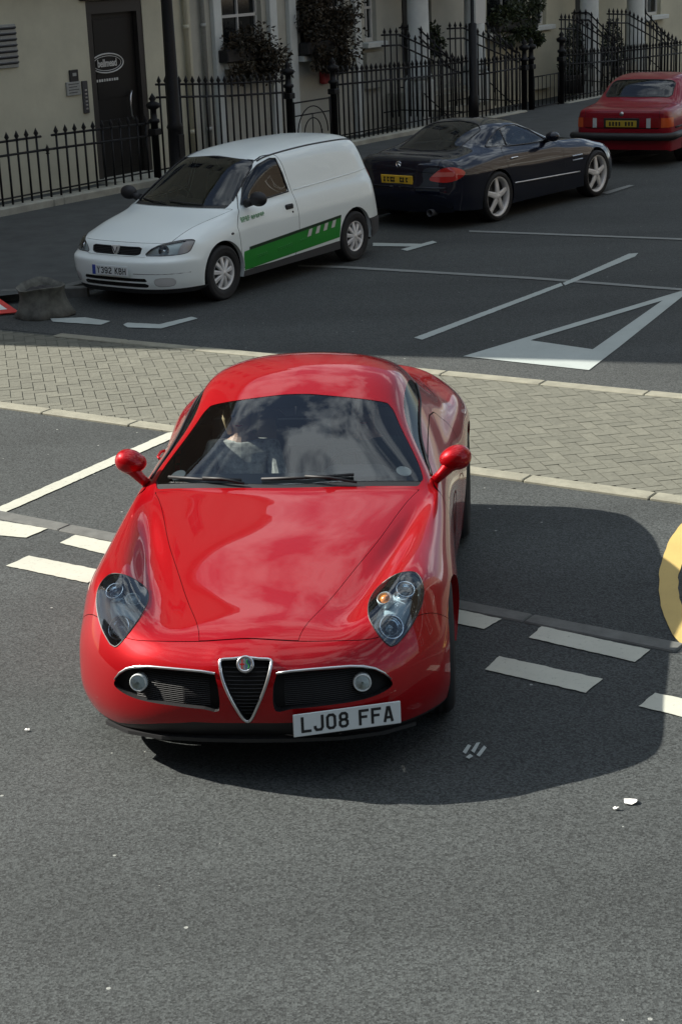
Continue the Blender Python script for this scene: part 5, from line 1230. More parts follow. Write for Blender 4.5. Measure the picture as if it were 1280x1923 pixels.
# yellow painted ring at the right edge
def yellow_ring():
    vs, fs = [], []; n = 90
    for k in range(n):                     # a tall yellow letter O, stretched along the lane
        a_ = 2 * math.pi * k / n; j = rnd.uniform(-1.2, 1.2)
        for (a, b_, dx) in ((110, 144, 0), (76, 92, 2)):
            P = G(1346 + dx + (a + j) * math.cos(a_), 1100 + (b_ + j) * math.sin(a_)); vs.append((P.x, P.y, .0072))
    for k in range(n): j = (k + 1) % n; fs.append((2 * k, 2 * k + 1, 2 * j + 1, 2 * j))
    o = meshobj('road_marking', vs, fs, M['yellow_line'])
    for p in list(o.data.polygons)[:1]:
        if p.normal.z < 0: o.data.flip_normals()
    tag(o, 'yellow painted ring', kind='structure')
yellow_ring()

# ------------------------------------------------------------------ buildings
def wall_panel(mb, s0, s1, z0, z1, n0, holes, depth=.2):
    "front face of a wall in the street frame with openings cut and their reveals; holes = (s0, s1, z0, z1)"
    ss = sorted({s0, s1} | {h[0] for h in holes} | {h[1] for h in holes}); zz = sorted({z0, z1} | {h[2] for h in holes} | {h[3] for h in holes})
    for i in range(len(ss) - 1):
        for j in range(len(zz) - 1):
            cs, cz = (ss[i] + ss[i + 1]) / 2, (zz[j] + zz[j + 1]) / 2
            if any(h[0] < cs < h[1] and h[2] < cz < h[3] for h in holes): continue
            mb.add([S(ss[i], n0, zz[j]), S(ss[i + 1], n0, zz[j]), S(ss[i + 1], n0, zz[j + 1]), S(ss[i], n0, zz[j + 1])], [(3, 2, 1, 0)])
    for (a, b_, c, d) in holes:
        n1 = n0 - depth
        mb.add([S(a, n0, c), S(a, n0, d), S(a, n1, d), S(a, n1, c)], [(0, 1, 2, 3)]); mb.add([S(b_, n0, c), S(b_, n1, c), S(b_, n1, d), S(b_, n0, d)], [(0, 1, 2, 3)])
        mb.add([S(a, n0, d), S(b_, n0, d), S(b_, n1, d), S(a, n1, d)], [(0, 1, 2, 3)]); mb.add([S(a, n0, c), S(a, n1, c), S(b_, n1, c), S(b_, n0, c)], [(0, 1, 2, 3)])
        mb.add([S(a, n1, c), S(b_, n1, c), S(b_, n1, d), S(a, n1, d)], [(3, 2, 1, 0)], False, 1)
def sbox(mb, s, n, z, ds, dn, dz, bev=0.0, mi=0): mb.box(S(s, n, z), (ds, dn, dz), M_ST, bev, mi)
def window(root, s0, s1, z0, z1, n0, sill=True, bars=True):
    f = MB(); n1 = n0 - .13; t = .055
    for (a, b_, c, d) in ((s0, s1, z1 - t, z1), (s0, s1, z0, z0 + t * 1.3), (s0, s0 + t, z0, z1), (s1 - t, s1, z0, z1), (s0, s1, (z0 + z1) / 2 - .025, (z0 + z1) / 2 + .025)):
        sbox(f, (a + b_) / 2, n1 + (.012 if c == z0 + 0 and False else 0), (c + d) / 2, b_ - a, .06, d - c)
    if bars: sbox(f, (s0 + s1) / 2, n1 + .004, (z0 + z1) / 2, .03, .05, z1 - z0 - .1)
    w = f.build('window', M['sash'], root)
    g = MB(); g.add([S(s0, n1 - .01, z0), S(s1, n1 - .01, z0), S(s1, n1 - .01, z1), S(s0, n1 - .01, z1)], [(3, 2, 1, 0)]); g.build('pane', M['dark_pane'], w)
    if sill:
        s_ = MB(); sbox(s_, (s0 + s1) / 2, n0 + .06, z0 - .06, s1 - s0 + .3, .24, .11, .012); s_.build('sill', M['stone'], w)
    return w

FN = -1.6
def house(label, s0, s1, mwall, holes, windows, top=12.0, upper=True, depth=9.0):
    root = empty('terraced_house', S((s0 + s1) / 2, FN, 0)); Mi = Matrix.Translation(-root.location)
    tag(root, label, 'house')
    hs = list(holes); ups = []
    if upper:
        n = max(2, int((s1 - s0) / 2.6))
        for lv in (4.1, 7.2, 10.2, 13.2):
            for k in range(n):
                c = s0 + (k + .5) * (s1 - s0) / n; ups.append((c - .5, c + .5, lv, lv + (1.9 if lv < 9 else 1.5)))
    mb = MB(); wall_panel(mb, s0, s1, -.4, top, FN, hs + windows + ups)
    for (a, b_, c, d) in ():
        pass
    # back, sides and top of the block
    bx = [S(s0, FN, -.4), S(s1, FN, -.4), S(s1, FN - depth, -.4), S(s0, FN - depth, -.4)]; tx = [p + Vector((0, 0, top + .4)) for p in bx]
    mb.add(bx + tx, [(1, 2, 6, 5), (2, 3, 7, 6), (3, 0, 4, 7), (4, 5, 6, 7)])
    w = mb.build('wall', [mwall, M['door_black']], root)
    ct = MB(); sbox(ct, (s0 + s1) / 2, FN + .16, 3.42, s1 - s0 - .01, .32, .22, .03); sbox(ct, (s0 + s1) / 2, FN + .2, top - .5, s1 - s0 - .01, .4, .3, .04); ct.build('cornice', M['stone'], root)
    for wd in windows: window(root, *wd, FN)
    for wd in ups: window(root, *wd, FN, True)
    for ch in root.children: ch.matrix_parent_inverse = Mi
    return root
def child(o, root):
    o.parent = root; o.matrix_parent_inverse = Matrix.Translation(-root.location); return o

# house at the corner with the black door
hA = house('cream corner house with a tall black door and an oval white door sign', -2.6, 6.55, M['render'], [(3.90, 5.28, -.02, 2.95)], [], 17.5)
mb = MB(); sbox(mb, 3.965, FN - .08, 1.46, .13, .14, 2.96); sbox(mb, 5.215, FN - .08, 1.46, .13, .14, 2.96); sbox(mb, 4.59, FN - .08, 2.84, 1.12, .14, .2); sbox(mb, 4.59, FN + .02, 3.06, 1.7, .14, .2, .03); child(mb.build('door_frame', M['door_frame'], None), hA)
mb = MB(); sbox(mb, 4.59, FN - .12, 1.36, 1.12, .05, 2.76)
for zc, zh in ((.55, .8), (1.95, 1.3)): sbox(mb, 4.56, FN - .092, zc + .05, .86, .012, zh, .004)
dA = child(mb.build('door', M['door_black'], None), hA)
mb = MB(); C0 = S(4.40, FN - .078, 1.93)
ring = [C0 + ES * (.40 * math.cos(a)) + Vector((0, 0, .155 * math.sin(a))) for a in np.linspace(0, 2 * math.pi, 40)]
mb.tube(ring, .012, 6, False)
ring2 = [C0 + ES * (.345 * math.cos(a)) + Vector((0, 0, .118 * math.sin(a))) for a in np.linspace(0, 2 * math.pi, 40)]; mb.tube(ring2, .006, 5, False)
vs, fs = text_mesh('bellmead', .17, 'CENTER', .004, .78)
o = mb.build('oval_sign', M['sign_white'], None); o.parent = dA
def facade_text(vs, fs, s, z, n, m, name, parent):
    # reading direction seen from the street is +s
    o = meshobj(name, [S(s, n, z) + ES * v[0] + Vector((0, 0, v[1])) + EN * v[2] for v in vs], fs, m); o.parent = parent; return o
facade_text(vs, fs, 4.40, 1.93, FN - .076, M['sign_white'], 'sign_lettering', dA)
mb = MB()
for k in range(9): sbox(mb, 4.13 + k * .062, FN - .083, 1.66, .040 if k % 3 else .028, .008, .042)
o = mb.build('small_lettering', M['sign_white'], None); o.parent = dA
mb = MB(); mb.tube([S(4.93 + .0, FN - .05, 1.44), S(4.86, FN - .02, 1.36), S(4.83, FN - .01, 1.20), S(4.86, FN - .02, 1.04), S(4.93, FN - .05, .96)], .016, 8); o = mb.build('handle', M['satin'], None); o.parent = dA
mb = MB(); sbox(mb, 4.59, FN + .4, -.02, 1.5, 1.2, .16, .02); child(mb.build('door_step', M['plinth'], None), hA)
for nm, s, z, ds, dz, m, lab in (('door_plaque', 3.475, 1.80, .2, .19, 'black', 'small black plaque on the cream wall beside the black door'), ('door_plaque', 3.44, 1.60, .33, .22, 'sign_grey', 'grey engraved plaque under the small black plaque'), ('intercom', 3.71, 1.44, .13, .52, 'grey_plastic', 'tall grey intercom panel at the edge of the black door frame')):
    mb = MB(); sbox(mb, s, FN + .015, z, ds, .03, dz, .006)
    o = tag(mb.build(nm, M[m], None), lab, 'plaque' if nm == 'door_plaque' else 'intercom')
    q = MB()
    if nm == 'intercom':
        for k in range(6): sbox(q, s, FN + .034, z - .19 + k * .06, .05, .012, .028, .003)
        q.build('buttons', M['satin'], o)
    elif m == 'sign_grey':
        for k in range(4): sbox(q, s - .02 * (k % 2), FN + .033, z + .07 - k * .045, .24 - .05 * (k % 2), .004, .012)
        q.build('engraving', M['grey_plastic'], o)
    else:
        sbox(q, s, FN + .033, z + .02, .09, .004, .05); q.build('engraving', M['sign_grey'], o)
mb = MB(); sbox(mb, 1.75, FN + .01, 2.36, 1.0, .05, .66, .01)
vt = tag(mb.build('wall_vent', M['sign_grey'], None), 'louvred vent grille high on the cream wall left of the door', 'vent')
mb = MB()
for k in range(7): mb.box(S(1.75, FN + .045, 2.10 + k * .088), (.94, .06, .018), M_ST @ Matrix.Rotation(.6, 3, 'X'))
mb.build('louvres', M['grey_plastic'], vt)

# middle house with window boxes and the first porch
def porch(root, s0, s1, label_n, n_out=.75):
    for s in (s0, s1):
        mb = MB(); mb.lathe([(.30, -.1), (.30, .95), (.26, 1.0)], 'z', S(s, FN + n_out, 0), 4, M_ST @ Matrix.Rotation(math.pi / 4, 3, 'Z'), smooth=False)
        mb.lathe([(.255, 1.0), (.27, 1.05), (.225, 1.12), (.218, 2.2), (.20, 3.05), (.25, 3.1), (.27, 3.2)], 'z', S(s, FN + n_out, 0), 24); child(mb.build('column', M['stone'], None), root)
    mb = MB(); sbox(mb, (s0 + s1) / 2, FN + n_out / 2 + .1, 3.36, s1 - s0 + .8, n_out + .6, .34, .03); sbox(mb, (s0 + s1) / 2, FN + n_out / 2 + .1, 3.58, s1 - s0 + 1.0, n_out + .8, .1, .02); child(mb.build('porch_roof', M['stone'], None), root)
    mb = MB(); sbox(mb, (s0 + s1) / 2, FN + .2, .36, s1 - s0 + .2, 1.0, .72, .02)
    for k in range(4): sbox(mb, (s0 + s1) / 2, FN + .7 + .24 * (k + .5), .36 - .17 * (k + 1) + .17, s1 - s0 - .3, .24, .72 - .17 * (k + 1) + .0)
    child(mb.build('steps', M['plinth'], None), root)
hB = house('pale terraced house with leafy window boxes and a white columned porch', 6.55, 16.15, M['render_b'], [(13.35, 14.5, .72, 3.0)], [(7.44, 8.60, 1.72, 3.3), (9.78, 11.28, 1.68, 3.3), (11.98, 12.40, 1.78, 3.1)], 16.5)
porch(hB, 12.79, 15.0, 1)
mb = MB(); sbox(mb, 13.92, FN - .12, 1.86, 1.15, .06, 2.28)
for zc in (1.3, 2.3): sbox(mb, 13.7, FN - .085, zc, .4, .02, .75, .005); sbox(mb, 14.18, FN - .085, zc, .4, .02, .75, .005)
child(mb.build('door', M['door_black'], None), hB)
mb = MB()
for s in (9.45, 11.62, 7.2, 8.85): sbox(mb, s, FN + .05, 1.5, .22, .1, 3.9, .01)
child(mb.build('pilasters', M['stone'], None), hB)
mb = MB(); sbox(mb, 12.15, FN + .05, 1.22, .55, .10, .72, .01); child(mb.build('apron_panel', M['plinth'], None), hB)
hC = house('cream terraced house with a white columned porch, farthest along the street', 16.15, 30.0, M['render'], [(21.0, 22.1, .72, 3.0)], [(16.8, 18.5, 1.66, 3.2), (18.85, 19.55, 1.70, 3.2), (24.6, 25.8, 1.6, 3.2)], 16.8)
porch(hC, 20.28, 22.75, 2)
mb = MB(); sbox(mb, 21.55, FN - .12, 1.86, 1.1, .06, 2.28); child(mb.build('door', M['door_black'], None), hC)
mb = MB(); sbox(mb, 19.2, FN + .05, .9, .9, .10, 1.3, .01); child(mb.build('apron_panel', M['render'], None), hC)
# drain pipes
for s, lab, m in ((6.33, 'thin pale drain pipe on the cream wall, nearer the black door', 'render'), (6.80, 'dark grey drain pipe at the joint of the two houses', 'sign_grey')):
    mb = MB(); mb.tube([S(s, FN + .07, -.2), S(s, FN + .07, 11.0)], .045, 10)
    for z in (.6, 2.4, 4.4, 6.5, 9): mb.lathe([(.056, -.04), (.056, .04)], 'z', S(s, FN + .07, z), 12)
    tag(mb.build('drain_pipe', M[m], None), lab, 'pipe')
# alarm box
mb = MB(); sbox(mb, 10.44, FN + .06, 1.24, .24, .12, .30, .03); ab = tag(mb.build('alarm_box', M['alarm_red'], None), 'red alarm box on the pale wall under the second window box', 'alarm box')
mb = MB(); vs, fs = ellipsoid(S(10.44, FN + .13, 1.30), (.05, .03, .03), 10, 6); mb.add(vs, fs, True); mb.build('strobe', M['alarm_red'], ab)

# ------------------------------------------------------------------ iron railings
def spear(mb, p, h, r=.015, tip=.15):
    mb.tube([p, p + Vector((0, 0, h - tip))], r, 6); mb.lathe([(r, 0), (r * 2.0, .012), (r * 1.0, .03), (r * 2.2, .065), (0, tip)], 'z', p + Vector((0, 0, h - tip)), 6)
def post(root, P, h, r=.062):
    mb = MB(); mb.box(P + Vector((0, 0, .04)), (r * 3.2, r * 3.2, .08), M_ST, .01)
    mb.lathe([(r, .08), (r, h - .42), (r * 1.5, h - .40), (r * 1.5, h - .36), (r * .9, h - .34), (r * .8, h - .2), (r * 1.7, h - .17), (r * 1.9, h - .11), (r * .6, h - .07), (r * 1.0, h - .03), (0, h + .06)], 'z', P, 12)
    mb.box(P + Vector((0, 0, h - .55)), (r * 2.6, r * 2.6, .1), M_ST, .01)
    return child(mb.build('post', M['iron'], None), root)
def fence(label, pts, base=.2, gap=.165, posts=(), rails=(.10, .30), skip=(), plinth=True, bar_r=.017, short={}, broken=(), group='iron railings along the houses'):
    "pts: (s, n, z_bottom, z_top) of the run; rails hang below the top; a stone plinth underneath"
    P0 = pts[0]; root = empty('iron_fence', S(P0[0], P0[1], 0)); tag(root, label, 'fence', group)
    bars = MB(); rl = MB()
    for i in range(len(pts) - 1):
        a, b_ = pts[i], pts[i + 1]; A, B = S(a[0], a[1], 0), S(b_[0], b_[1], 0); L = (B - A).length; n = max(1, int(round(L / gap)))
        for k in range(n):
            if (i, k) in skip: continue
            cut_ = short.get((i, k), 0)
            t = (k + .5) / n; zb = a[2] + (b_[2] - a[2]) * t; zt = a[3] + (b_[3] - a[3]) * t
            spear(bars, A.lerp(B, t) + Vector((0, 0, zb)), zt - zb - cut_, bar_r)
        for q in (rails[1:] if i in broken else rails):
            rl.tube([A + Vector((0, 0, a[3] - q - .04)), B + Vector((0, 0, b_[3] - q - .04))], .018, 6)
        rl.tube([A + Vector((0, 0, a[2] + .12)), B + Vector((0, 0, b_[2] + .12))], .013, 6)
    child(bars.build('bars', M['iron'], None), root); child(rl.build('rails', M['iron'], None), root)
    for (s, n, h) in posts: post(root, S(s, n, 0), h)
    if plinth:
        pl = MB()
        for i in range(len(pts) - 1):
            a, b_ = pts[i], pts[i + 1]; A, B = S(a[0], a[1], 0), S(b_[0], b_[1], 0); d = (B - A).normalized(); R_ = Matrix((d, Vector((-d.y, d.x, 0)), Vector((0, 0, 1)))).transposed()
            pl.box((A + B) / 2 + Vector((0, 0, base / 2)), ((B - A).length, .30, base), R_, .02)
        child(pl.build('plinth', M['plinth'], None), root)
    return root
fence('low black iron fence on a stone plinth before the black door, one bar broken short', [(-2.4, 0, .2, 1.30), (1.0, 0, .2, 1.27), (1.22, 0, .2, 1.265), (3.45, 0, .2, 1.22)], .22, .195, [(3.56, 0, 1.48)], short={(1, 0): .26}, broken=(1,))
fence('tall black iron fence between the lamp post and the arched gate', [(3.66, 0, .2, 1.80), (5.5, 0, .2, 1.66), (7.1, 0, .2, 1.58)], .2, .17, [(7.19, 0, 1.72)])
fence('black iron fence behind the dark blue roadster, from the arched gate to the pole', [(8.62, 0, .2, 1.58), (12.4, 0, .2, 1.46), (13.3, 0, .2, 1.46)], .2, .155, [(8.55, 0, 1.68)])
fence('black iron fence with a sloping stair rail in front of the second porch', [(17.4, 0, .1, 1.28), (20.0, 0, .1, 1.18), (25.5, 0, .1, 1.06)], .12, .17, [(17.30, 0, 1.62)])
fence('black iron fence just right of the pole with the parking sign', [(13.6, 0, .15, 1.36), (15.5, 0, .15, 1.36)], .14, .16, [(15.62, 0, 1.56), (15.92, 0, 1.56)])
def stair_rail(label, s, z_top, z_low, n_top=-1.2, n_flat=-.75, n_low=.0):
    fence(label, [(s, n_top, .72, z_top), (s, n_flat, .7, z_top), (s, n_low, .1, z_low)], .1, .15, (), (.06, .22), (), False, .015, group='railings of the porch steps')
stair_rail('left stair railing of the porch nearest the white van', 12.62, 2.12, 1.50); stair_rail('right stair railing of the porch by the parking sign', 15.25, 2.08, 1.45)
stair_rail('left stair railing of the farthest porch', 20.05, 2.02, 1.36); stair_rail('right stair railing of the farthest porch', 22.95, 1.96, 1.20)
# long flights seen beside the porches
fence('sloping iron railing running down from the first porch to the fence', [(10.85, -.45, .4, 2.12), (11.4, -.4, .4, 2.10), (13.2, -.1, .2, 1.42)], .1, .18, (), (.10, .30), (), False, .015, group='railings of the porch steps')
fence('sloping iron railing running down from the white column beside the parking sign', [(13.25, -.45, .4, 2.10), (13.8, -.4, .4, 2.08), (15.6, -.1, .2, 1.46)], .1, .18, (), (.10, .30), (), False, .015, group='railings of the porch steps')
fence('sloping iron railing above the parked red saloon', [(20.3, -.4, .4, 2.02), (21.2, -.3, .4, 1.96), (23.6, -.1, .2, 1.16)], .1, .18, (), (.10, .30), (), False, .015, group='railings of the porch steps')
fence('sloping iron railing between the two clipped conifers', [(17.95, -.4, .4, 2.02), (18.6, -.35, .4, 1.98), (20.1, -.1, .2, 1.34)], .1, .18, (), (.10, .30), (), False, .015, group='railings of the porch steps')

def gate(label, s0, s1, h, arched):
    root = empty('iron_gate', S(s0, 0, 0)); tag(root, label, 'gate'); mb = MB()
    mb.tube([S(s0, 0, .1), S(s0, 0, h)], .016, 6); mb.tube([S(s1, 0, .1), S(s1, 0, h)], .016, 6); mb.tube([S(s0, 0, .14), S(s1, 0, .14)], .014, 6); mb.tube([S(s0, 0, h - .02), S(s1, 0, h - .02)], .014, 6)
    child(mb.build('gate_frame', M['iron'], None), root); b_ = MB(); w = s1 - s0
    if arched:
        b_.tube([S(s0, 0, h - .25), S(s1, 0, h - .25)], .012, 6)
        for r_ in (.42, .24): b_.tube([S(s0 + w / 2 + w * r_ * math.cos(a), 0, .45 + w * r_ * 1.05 * math.sin(a)) for a in np.linspace(0, math.pi, 16)], .011, 6)
        for k in range(1, 4): b_.tube([S(s0 + w * k / 4, 0, .14), S(s0 + w * k / 4, 0, .5)], .010, 6)
        b_.tube([S(s0 + w / 2, 0, .14), S(s0 + w / 2, 0, h - .25)], .010, 6)
    else:
        n = int(w / .16)
        for k in range(1, n): b_.tube([S(s0 + w * k / n, 0, .14), S(s0 + w * k / n, 0, h - .02)], .009, 6)
    child(b_.build('bars', M['iron'], None), root); return root
gate('low iron gate with concentric arches in front of the pale house', 7.32, 8.42, 1.05, True)
gate('low plain iron gate between two iron posts beside the red saloon', 16.05, 17.15, .80, False)

# street lamp column and sign pole
root = empty('lamp_post', S(3.42, .55, .1)); tag(root, 'thick black lamp column in front of the railings, top out of view', 'lamp post')
mb = MB(); mb.lathe([(.16, 0), (.16, .25), (.13, .3), (.12, .9), (.135, .93), (.105, 1.0), (.085, 3.2), (.06, 6.6)], 'z', S(3.42, .55, .1), 18); child(mb.build('column', M['iron'], None), root)
mb = MB(); mb.box(S(3.42, .55, .75) + EN * .115, (.14, .02, .34), M_ST, .005); child(mb.build('access_door', M['iron'], None), root)
mb = MB(); mb.tube([S(3.42, .55, 6.6), S(3.42, .75, 7.0), S(3.42, 1.4, 7.15)], .04, 8); mb.lathe([(.06, .14), (.18, .1), (.22, 0), (.1, -.03)], 'z', S(3.42, 1.6, 7.1), 16); child(mb.build('lantern', M['grey_plastic'], None), root)
root = empty('sign_pole', S(13.33, .1, .1)); tag(root, 'dark pole carrying a small white parking sign before the white columns', 'sign')
mb = MB(); mb.lathe([(.11, 0), (.11, .5), (.085, .55), (.085, 1.95), (.038, 1.97), (.038, 2.75)], 'z', S(13.33, .1, .1), 14); child(mb.build('pole', M['iron'], None), root)
mb = MB(); sbox(mb, 13.55, .16, 2.30, .40, .015, .52, .005); pl_ = child(mb.build('sign_plate', M['sign_white'], None), root)
mb = MB(); sbox(mb, 13.46, .172, 2.47, .15, .006, .15)
for k in range(3): sbox(mb, 13.53, .172, 2.30 - k * .07, .20 - .04 * k, .006, .022)
o = mb.build('sign_lettering', M['ink'], None); o.parent = pl_; o.matrix_parent_inverse = Matrix.Translation(-root.location)

# ------------------------------------------------------------------ plants
def leaf_cloud(pick, n, size, m, squash=1.0):
    vs, fs, tones = [], [], []
    for _ in range(n):
        P, nrm = pick(); L = size * rnd.uniform(.6, 1.3); w = L * rnd.uniform(.35, .6)
        d = Vector((rnd.gauss(0, 1), rnd.gauss(0, 1), rnd.gauss(-.2, .8))) + Vector(nrm) * .9; d.normalize(); x = d.cross(Vector((rnd.gauss(0, 1), rnd.gauss(0, 1), rnd.gauss(0, 1)))).normalized(); nn = d.cross(x)
        b_ = len(vs); vs += [P, P + d * L * .5 + x * w * .5 + nn * L * .06, P + d * L, P + d * L * .5 - x * w * .5 + nn * L * .06]; fs.append((b_, b_ + 1, b_ + 2, b_ + 3)); tones.append(min(1, max(0, rnd.gauss(.4, .3))))
    return vs, fs, tones
def plant_box(label, s0, s1, z0, height, hang, n, m, dens=1.0, bulge=None):
    root = empty('window_box', S((s0 + s1) / 2, FN + .2, z0)); tag(root, label, 'window box', 'planted window boxes')
    mb = MB(); sbox(mb, (s0 + s1) / 2, FN + .2, z0 + .11, s1 - s0, .24, .22, .015); child(mb.build('trough', M['black'], None), root)
    clumps = [(rnd.uniform(s0, s1), FN + rnd.uniform(.1, .4), z0 + rnd.uniform(.15, height), rnd.uniform(.14, .26)) for _ in range(int(16 * dens))]
    clumps += [(rnd.uniform(s0, s1), FN + rnd.uniform(.32, .45), z0 - rnd.uniform(0, hang), rnd.uniform(.08, .16)) for _ in range(int(9 * dens))]
    if bulge: clumps += [(bulge[0] + rnd.uniform(-.35, .25), FN + rnd.uniform(.2, .55), z0 + rnd.uniform(-.2, bulge[1]), rnd.uniform(.18, .32)) for _ in range(12)]
    def pick():
        c = rnd.choice(clumps); d = Vector((rnd.gauss(0, 1), rnd.gauss(0, 1), rnd.gauss(0, 1))).normalized(); r = c[3] * rnd.random() ** .4
        return S(c[0], c[1], c[2]) + d * r, d
    vs, fs, tn = leaf_cloud(pick, n, .09, m); o = meshobj('foliage', vs, fs, M[m]); set_tone(o, tn); child(o, root)
    st = MB()
    for c in clumps: st.tube([S(c[0], FN + .2, z0 + .15), S(c[0], c[1], c[2])], .008, 4)
    child(st.build('stems', M['wood'], None), root)
    return root
plant_box('window box of dark bushy greenery on the window nearest the black door', 7.15, 8.45, 1.73, .42, .30, 3600, 'leaf_dry', 1.1, (8.35, .1))
plant_box('window box overflowing with a tall rusty-leaved bush over the red alarm box', 9.6, 10.8, 1.70, 1.25, .30, 6500, 'leaf_dry', 1.8, (10.75, 1.1))
plant_box('window box of bright green foliage by the second porch', 16.8, 18.6, 1.68, .55, .25, 4200, 'leaf', 1.3)
plant_box('small green window box between the porch columns', 13.3, 14.3, 1.62, .3, .2, 900, 'leaf', .7)
def conifer(label, s, z0, z1, r):
    root = empty('potted_conifer', S(s, -.75, z0)); tag(root, label, 'tree', 'clipped conifers by the farthest porch')
    mb = MB(); mb.lathe([(r * .55, 0), (r * .75, .38), (r * .8, .42), (r * .7, .42)], 'z', S(s, -.75, z0), 16); child(mb.build('pot', M['grey_plastic'], None), root)
    mb = MB(); mb.tube([S(s, -.75, z0 + .3), S(s, -.75, z1 - .3)], [.04, .015], 8); child(mb.build('trunk', M['wood'], None), root)
    def pick():
        t = rnd.random() ** .7; a = rnd.uniform(0, 2 * math.pi); h = 1 - t; rr = r * (.25 + .75 * t) * min(1, (1 - t) * 6 + .25) * (1 + .12 * math.sin(a * 5 + t * 9)) * rnd.random() ** .25
        return S(s, -.75, z0 + .42 + (z1 - z0 - .42) * h) + Vector((rr * math.cos(a), rr * math.sin(a), 0)), Vector((math.cos(a), math.sin(a), .6))
    vs, fs, tn = leaf_cloud(pick, 2600, .06, 'leaf_dark'); o = meshobj('foliage', vs, fs, M['leaf_dark']); set_tone(o, tn); child(o, root)
conifer('dark clipped conifer in a pot, left one by the farthest porch', 19.3, .15, 1.72, .40); conifer('dark clipped conifer in a pot, right one by the farthest porch', 21.3, .15, 1.72, .38)

# ------------------------------------------------------------------ buildings round the junction, out of the frame but seen in reflections and shade
def block(label, ring, h, m, mroof='plinth', rows=(1.2, 4.4, 7.4, 10.4), pane=(1.1, 1.9), step=2.7, n_floor=True):
    "ring: ground outline, counter-clockwise from above"
    c0 = sum((Vector((p[0], p[1], 0)) for p in ring), Vector()) / len(ring); root = empty('building', (c0.x, c0.y, 0)); tag(root, label, 'building')
    mb = MB(); n = len(ring); lo = [Vector((p[0], p[1], -.2)) for p in ring]; hi = [Vector((p[0], p[1], h)) for p in ring]
    mb.add(lo + hi, [tuple(range(n, 2 * n))] + [(i, (i + 1) % n, (i + 1) % n + n, i + n) for i in range(n)]); child(mb.build('wall', m, None), root)
    co = MB()
    for i in range(n):
        a, b_ = lo[i], lo[(i + 1) % n]; L = (b_ - a).length
        if L < 2: continue
        d = (b_ - a).normalized(); o = Vector((d.y, -d.x, 0)); R_ = Matrix((d, o, Vector((0, 0, 1)))).transposed()
        for z in (3.4, h - .6):
            if z < h: co.box((a + b_) / 2 + o * .12 + Vector((0, 0, z + .2)), (L - .05, .3, .28), R_, .03)
        k = int((L - .6) / step)
        for z in rows:
            if z + pane[1] > h - .6: continue
            for q in range(k):
                c = a + d * ((q + .5) * L / k) + o * .02 + Vector((0, 0, z + pane[1] / 2 + .2))
                w = MB(); 
                for (x0, z0, ww, hh) in ((0, pane[1] / 2, pane[0] + .16, .1), (0, -pane[1] / 2, pane[0] + .3, .1), (-pane[0] / 2, 0, .08, pane[1] - .1), (pane[0] / 2, 0, .08, pane[1] - .1), (0, 0, pane[0] - .08, .05)):
                    w.box(c + d * x0 + Vector((0, 0, z0)) , (ww, .10, hh), R_)
                wo = child(w.build('window', M['sash'], None), root)
                g_ = MB(); g_.box(c, (pane[0] - .08, .03, pane[1] - .1), R_); go = child(g_.build('pane', M['dark_pane'], None), root); mw = go.matrix_parent_inverse.copy(); go.parent = wo; go.matrix_parent_inverse = Matrix.Identity(4)
    child(co.build('cornice', M['stone'], None), root)
    return root
P2 = lambda s, n: (S(s, n).x, S(s, n).y)
block('tall brown brick corner building with sash windows, beyond the left edge of the picture', [P2(-8.65, -14), P2(-2.65, -14), P2(-2.65, -1.45), P2(-8.65, -1.45)], 18.0, M['brick'], rows=(1.2, 4.4, 7.4, 10.4, 13.4))
block('long brown brick terrace across the main road, behind the viewer', [P2(-38, -30), P2(-27, -30), P2(-27, 60), P2(-38, 60)], 17.0, M['brick'], step=4.5)
block('long sunlit pale brick terrace on the opposite side of the street', [P2(-4, 27), P2(-4, 18.5), P2(48, 18.5), P2(48, 27)], 12.0, M['brick_pale'])

# ------------------------------------------------------------------ things lying at the street corner
def sack():
    root = empty('refuse_sack', G(84, 598, .1) ); c = G(84, 592); c.z = 0
    root.location = c; tag(root, 'grey flared rubble sack with a dark mouth at the kerb before the white van', 'sack')
    mb = MB(); prof = [(.02, 0), (.30, .0), (.315, .04), (.27, .13), (.235, .24), (.225, .33), (.245, .40), (.262, .425), (.25, .43), (.20, .36), (.17, .24), (.05, .20), (0, .2)]
    Rt = Matrix.Rotation(.10, 3, 'X'); mb.lathe(prof, 'z', (0, 0, 0), 40, Rt)
    r_ = random.Random(3); ph = [r_.uniform(0, 6.3) for _ in range(4)]
    for i, v in enumerate(mb.v):
        a = math.atan2(v[1], v[0]); h = v[2]; k = 1 + .07 * math.sin(3 * a + ph[0] + h * 4) + .05 * math.sin(5 * a + ph[1] - h * 9) + .03 * math.sin(9 * a + ph[2] + h * 15)
        mb.v[i] = (v[0] * k, v[1] * k, max(0, .8 * v[2] * (1 + .06 * math.sin(2 * a + ph[3]))))
    o = mb.build('bag', M['sack'], root)
    mb = MB(); vs, fs = ellipsoid((0, -.02, .235), (.19, .18, .085), 24, 12, None, lambda v: tuple(v * (1 + .12 * math.sin(v.x * 60 + v.y * 40)))); mb.add(vs, fs, True); mb.build('rubble', M['sack_dark'], root)
sack()
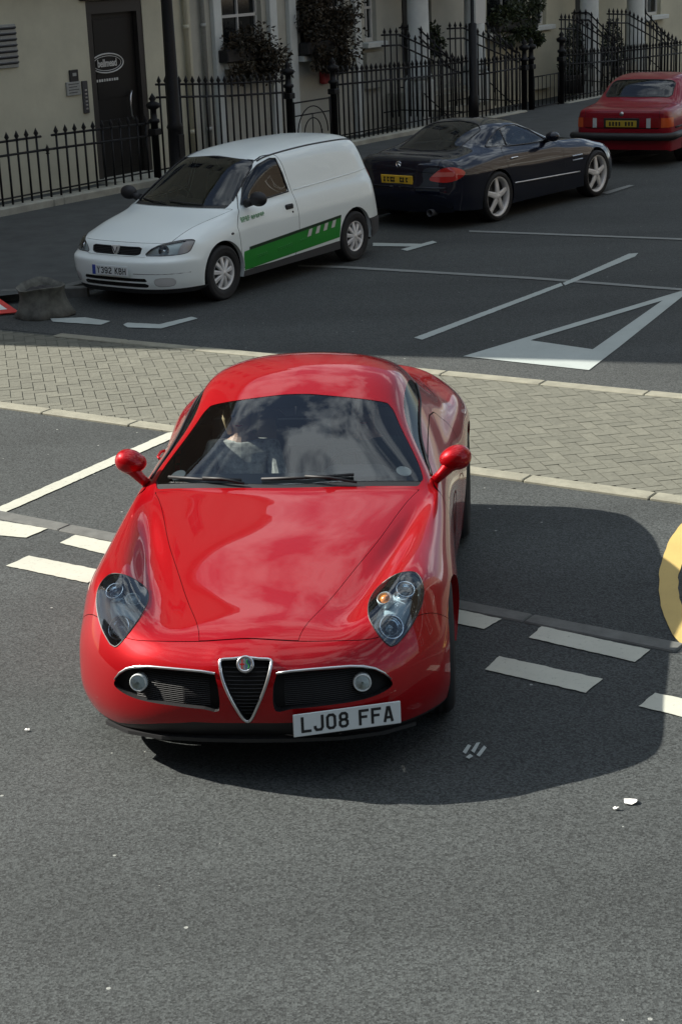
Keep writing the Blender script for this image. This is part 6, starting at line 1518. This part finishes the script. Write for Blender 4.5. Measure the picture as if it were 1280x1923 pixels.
def warning_sign():
    c = G(2, 594); root = empty('warning_sign', (c.x, c.y, 0)); tag(root, 'red-bordered triangular road sign lying tilted at the left edge', 'sign')
    X = Vector((1, .25, 0)).normalized(); Y = Vector((-.25, .9, .38)).normalized(); Z = X.cross(Y)
    def P(x, y, z=0): return X * x + Y * y + Z * z + Vector((0, 0, .03))
    T = [(-.42, 0), (.20, 0), (-.11, .54)]; mb = MB()
    mb.add([P(*p) for p in T] + [P(*p, -.012) for p in T], [(0, 1, 2), (5, 4, 3), (0, 3, 4, 1), (1, 4, 5, 2), (2, 5, 3, 0)]); o = mb.build('panel', M['sign_red'], root)
    cx, cy = -.11, .18; mb = MB(); mb.add([P(cx + (p[0] - cx) * .62, cy + (p[1] - cy) * .62, .003) for p in T], [(0, 1, 2)]); mb.build('sign_face', M['paper'], o)
    mb = MB(); mb.tube([P(-.40, .0, -.02), P(-.40, .02, -.05) * 1.0, P(.18, .02, -.05), P(.18, 0, -.02)], .012, 6); mb.tube([P(-.11, .50, -.02), P(-.11, .42, -.20)], .012, 6); mb.build('leg', M['grey_plastic'], root)
    mb = MB(); mb.box(P(.24, .02, -.0) , (.10, .16, .05), None, .01); mb.build('foot', M['plate_white'], root)
warning_sign()
def litter(px, size, label, seed):
    r_ = random.Random(seed); c = G(*px); n = 8; vs = [(0, 0, .010)]
    for k in range(n):
        a = 2 * math.pi * k / n; rr = size * r_.uniform(.7, 1.1); vs.append((rr * math.cos(a) * 1.5, rr * math.sin(a), r_.uniform(.002, .012)))
    o = meshobj('paper_scrap', vs, [(0, 1 + k, 1 + (k + 1) % n) for k in range(n)], M['paper']); o.location = (c.x, c.y, .004); tag(o, label, 'litter', 'scraps of litter on the tarmac')
litter((1183, 1508), .026, 'largest white paper scrap, on the sunlit tarmac below the shadow of the red car', 1)
litter((1155, 1521), .010, 'small paper scrap just left of the largest white one', 2)
litter((52, 1373), .011, 'lone white scrap left of the front bumper of the red car', 3)
for px in ([(868, 1414), (878, 1400), (884, 1402), (874, 1418)], [(884, 1412), (894, 1397), (901, 1396), (890, 1416)], [(894, 1420), (908, 1402), (913, 1406), (900, 1423)], [(874, 1424), (882, 1418), (888, 1422), (880, 1427)]):
    pm(None, px, 'grey_line', .0062)   # bird droppings dried on the tarmac
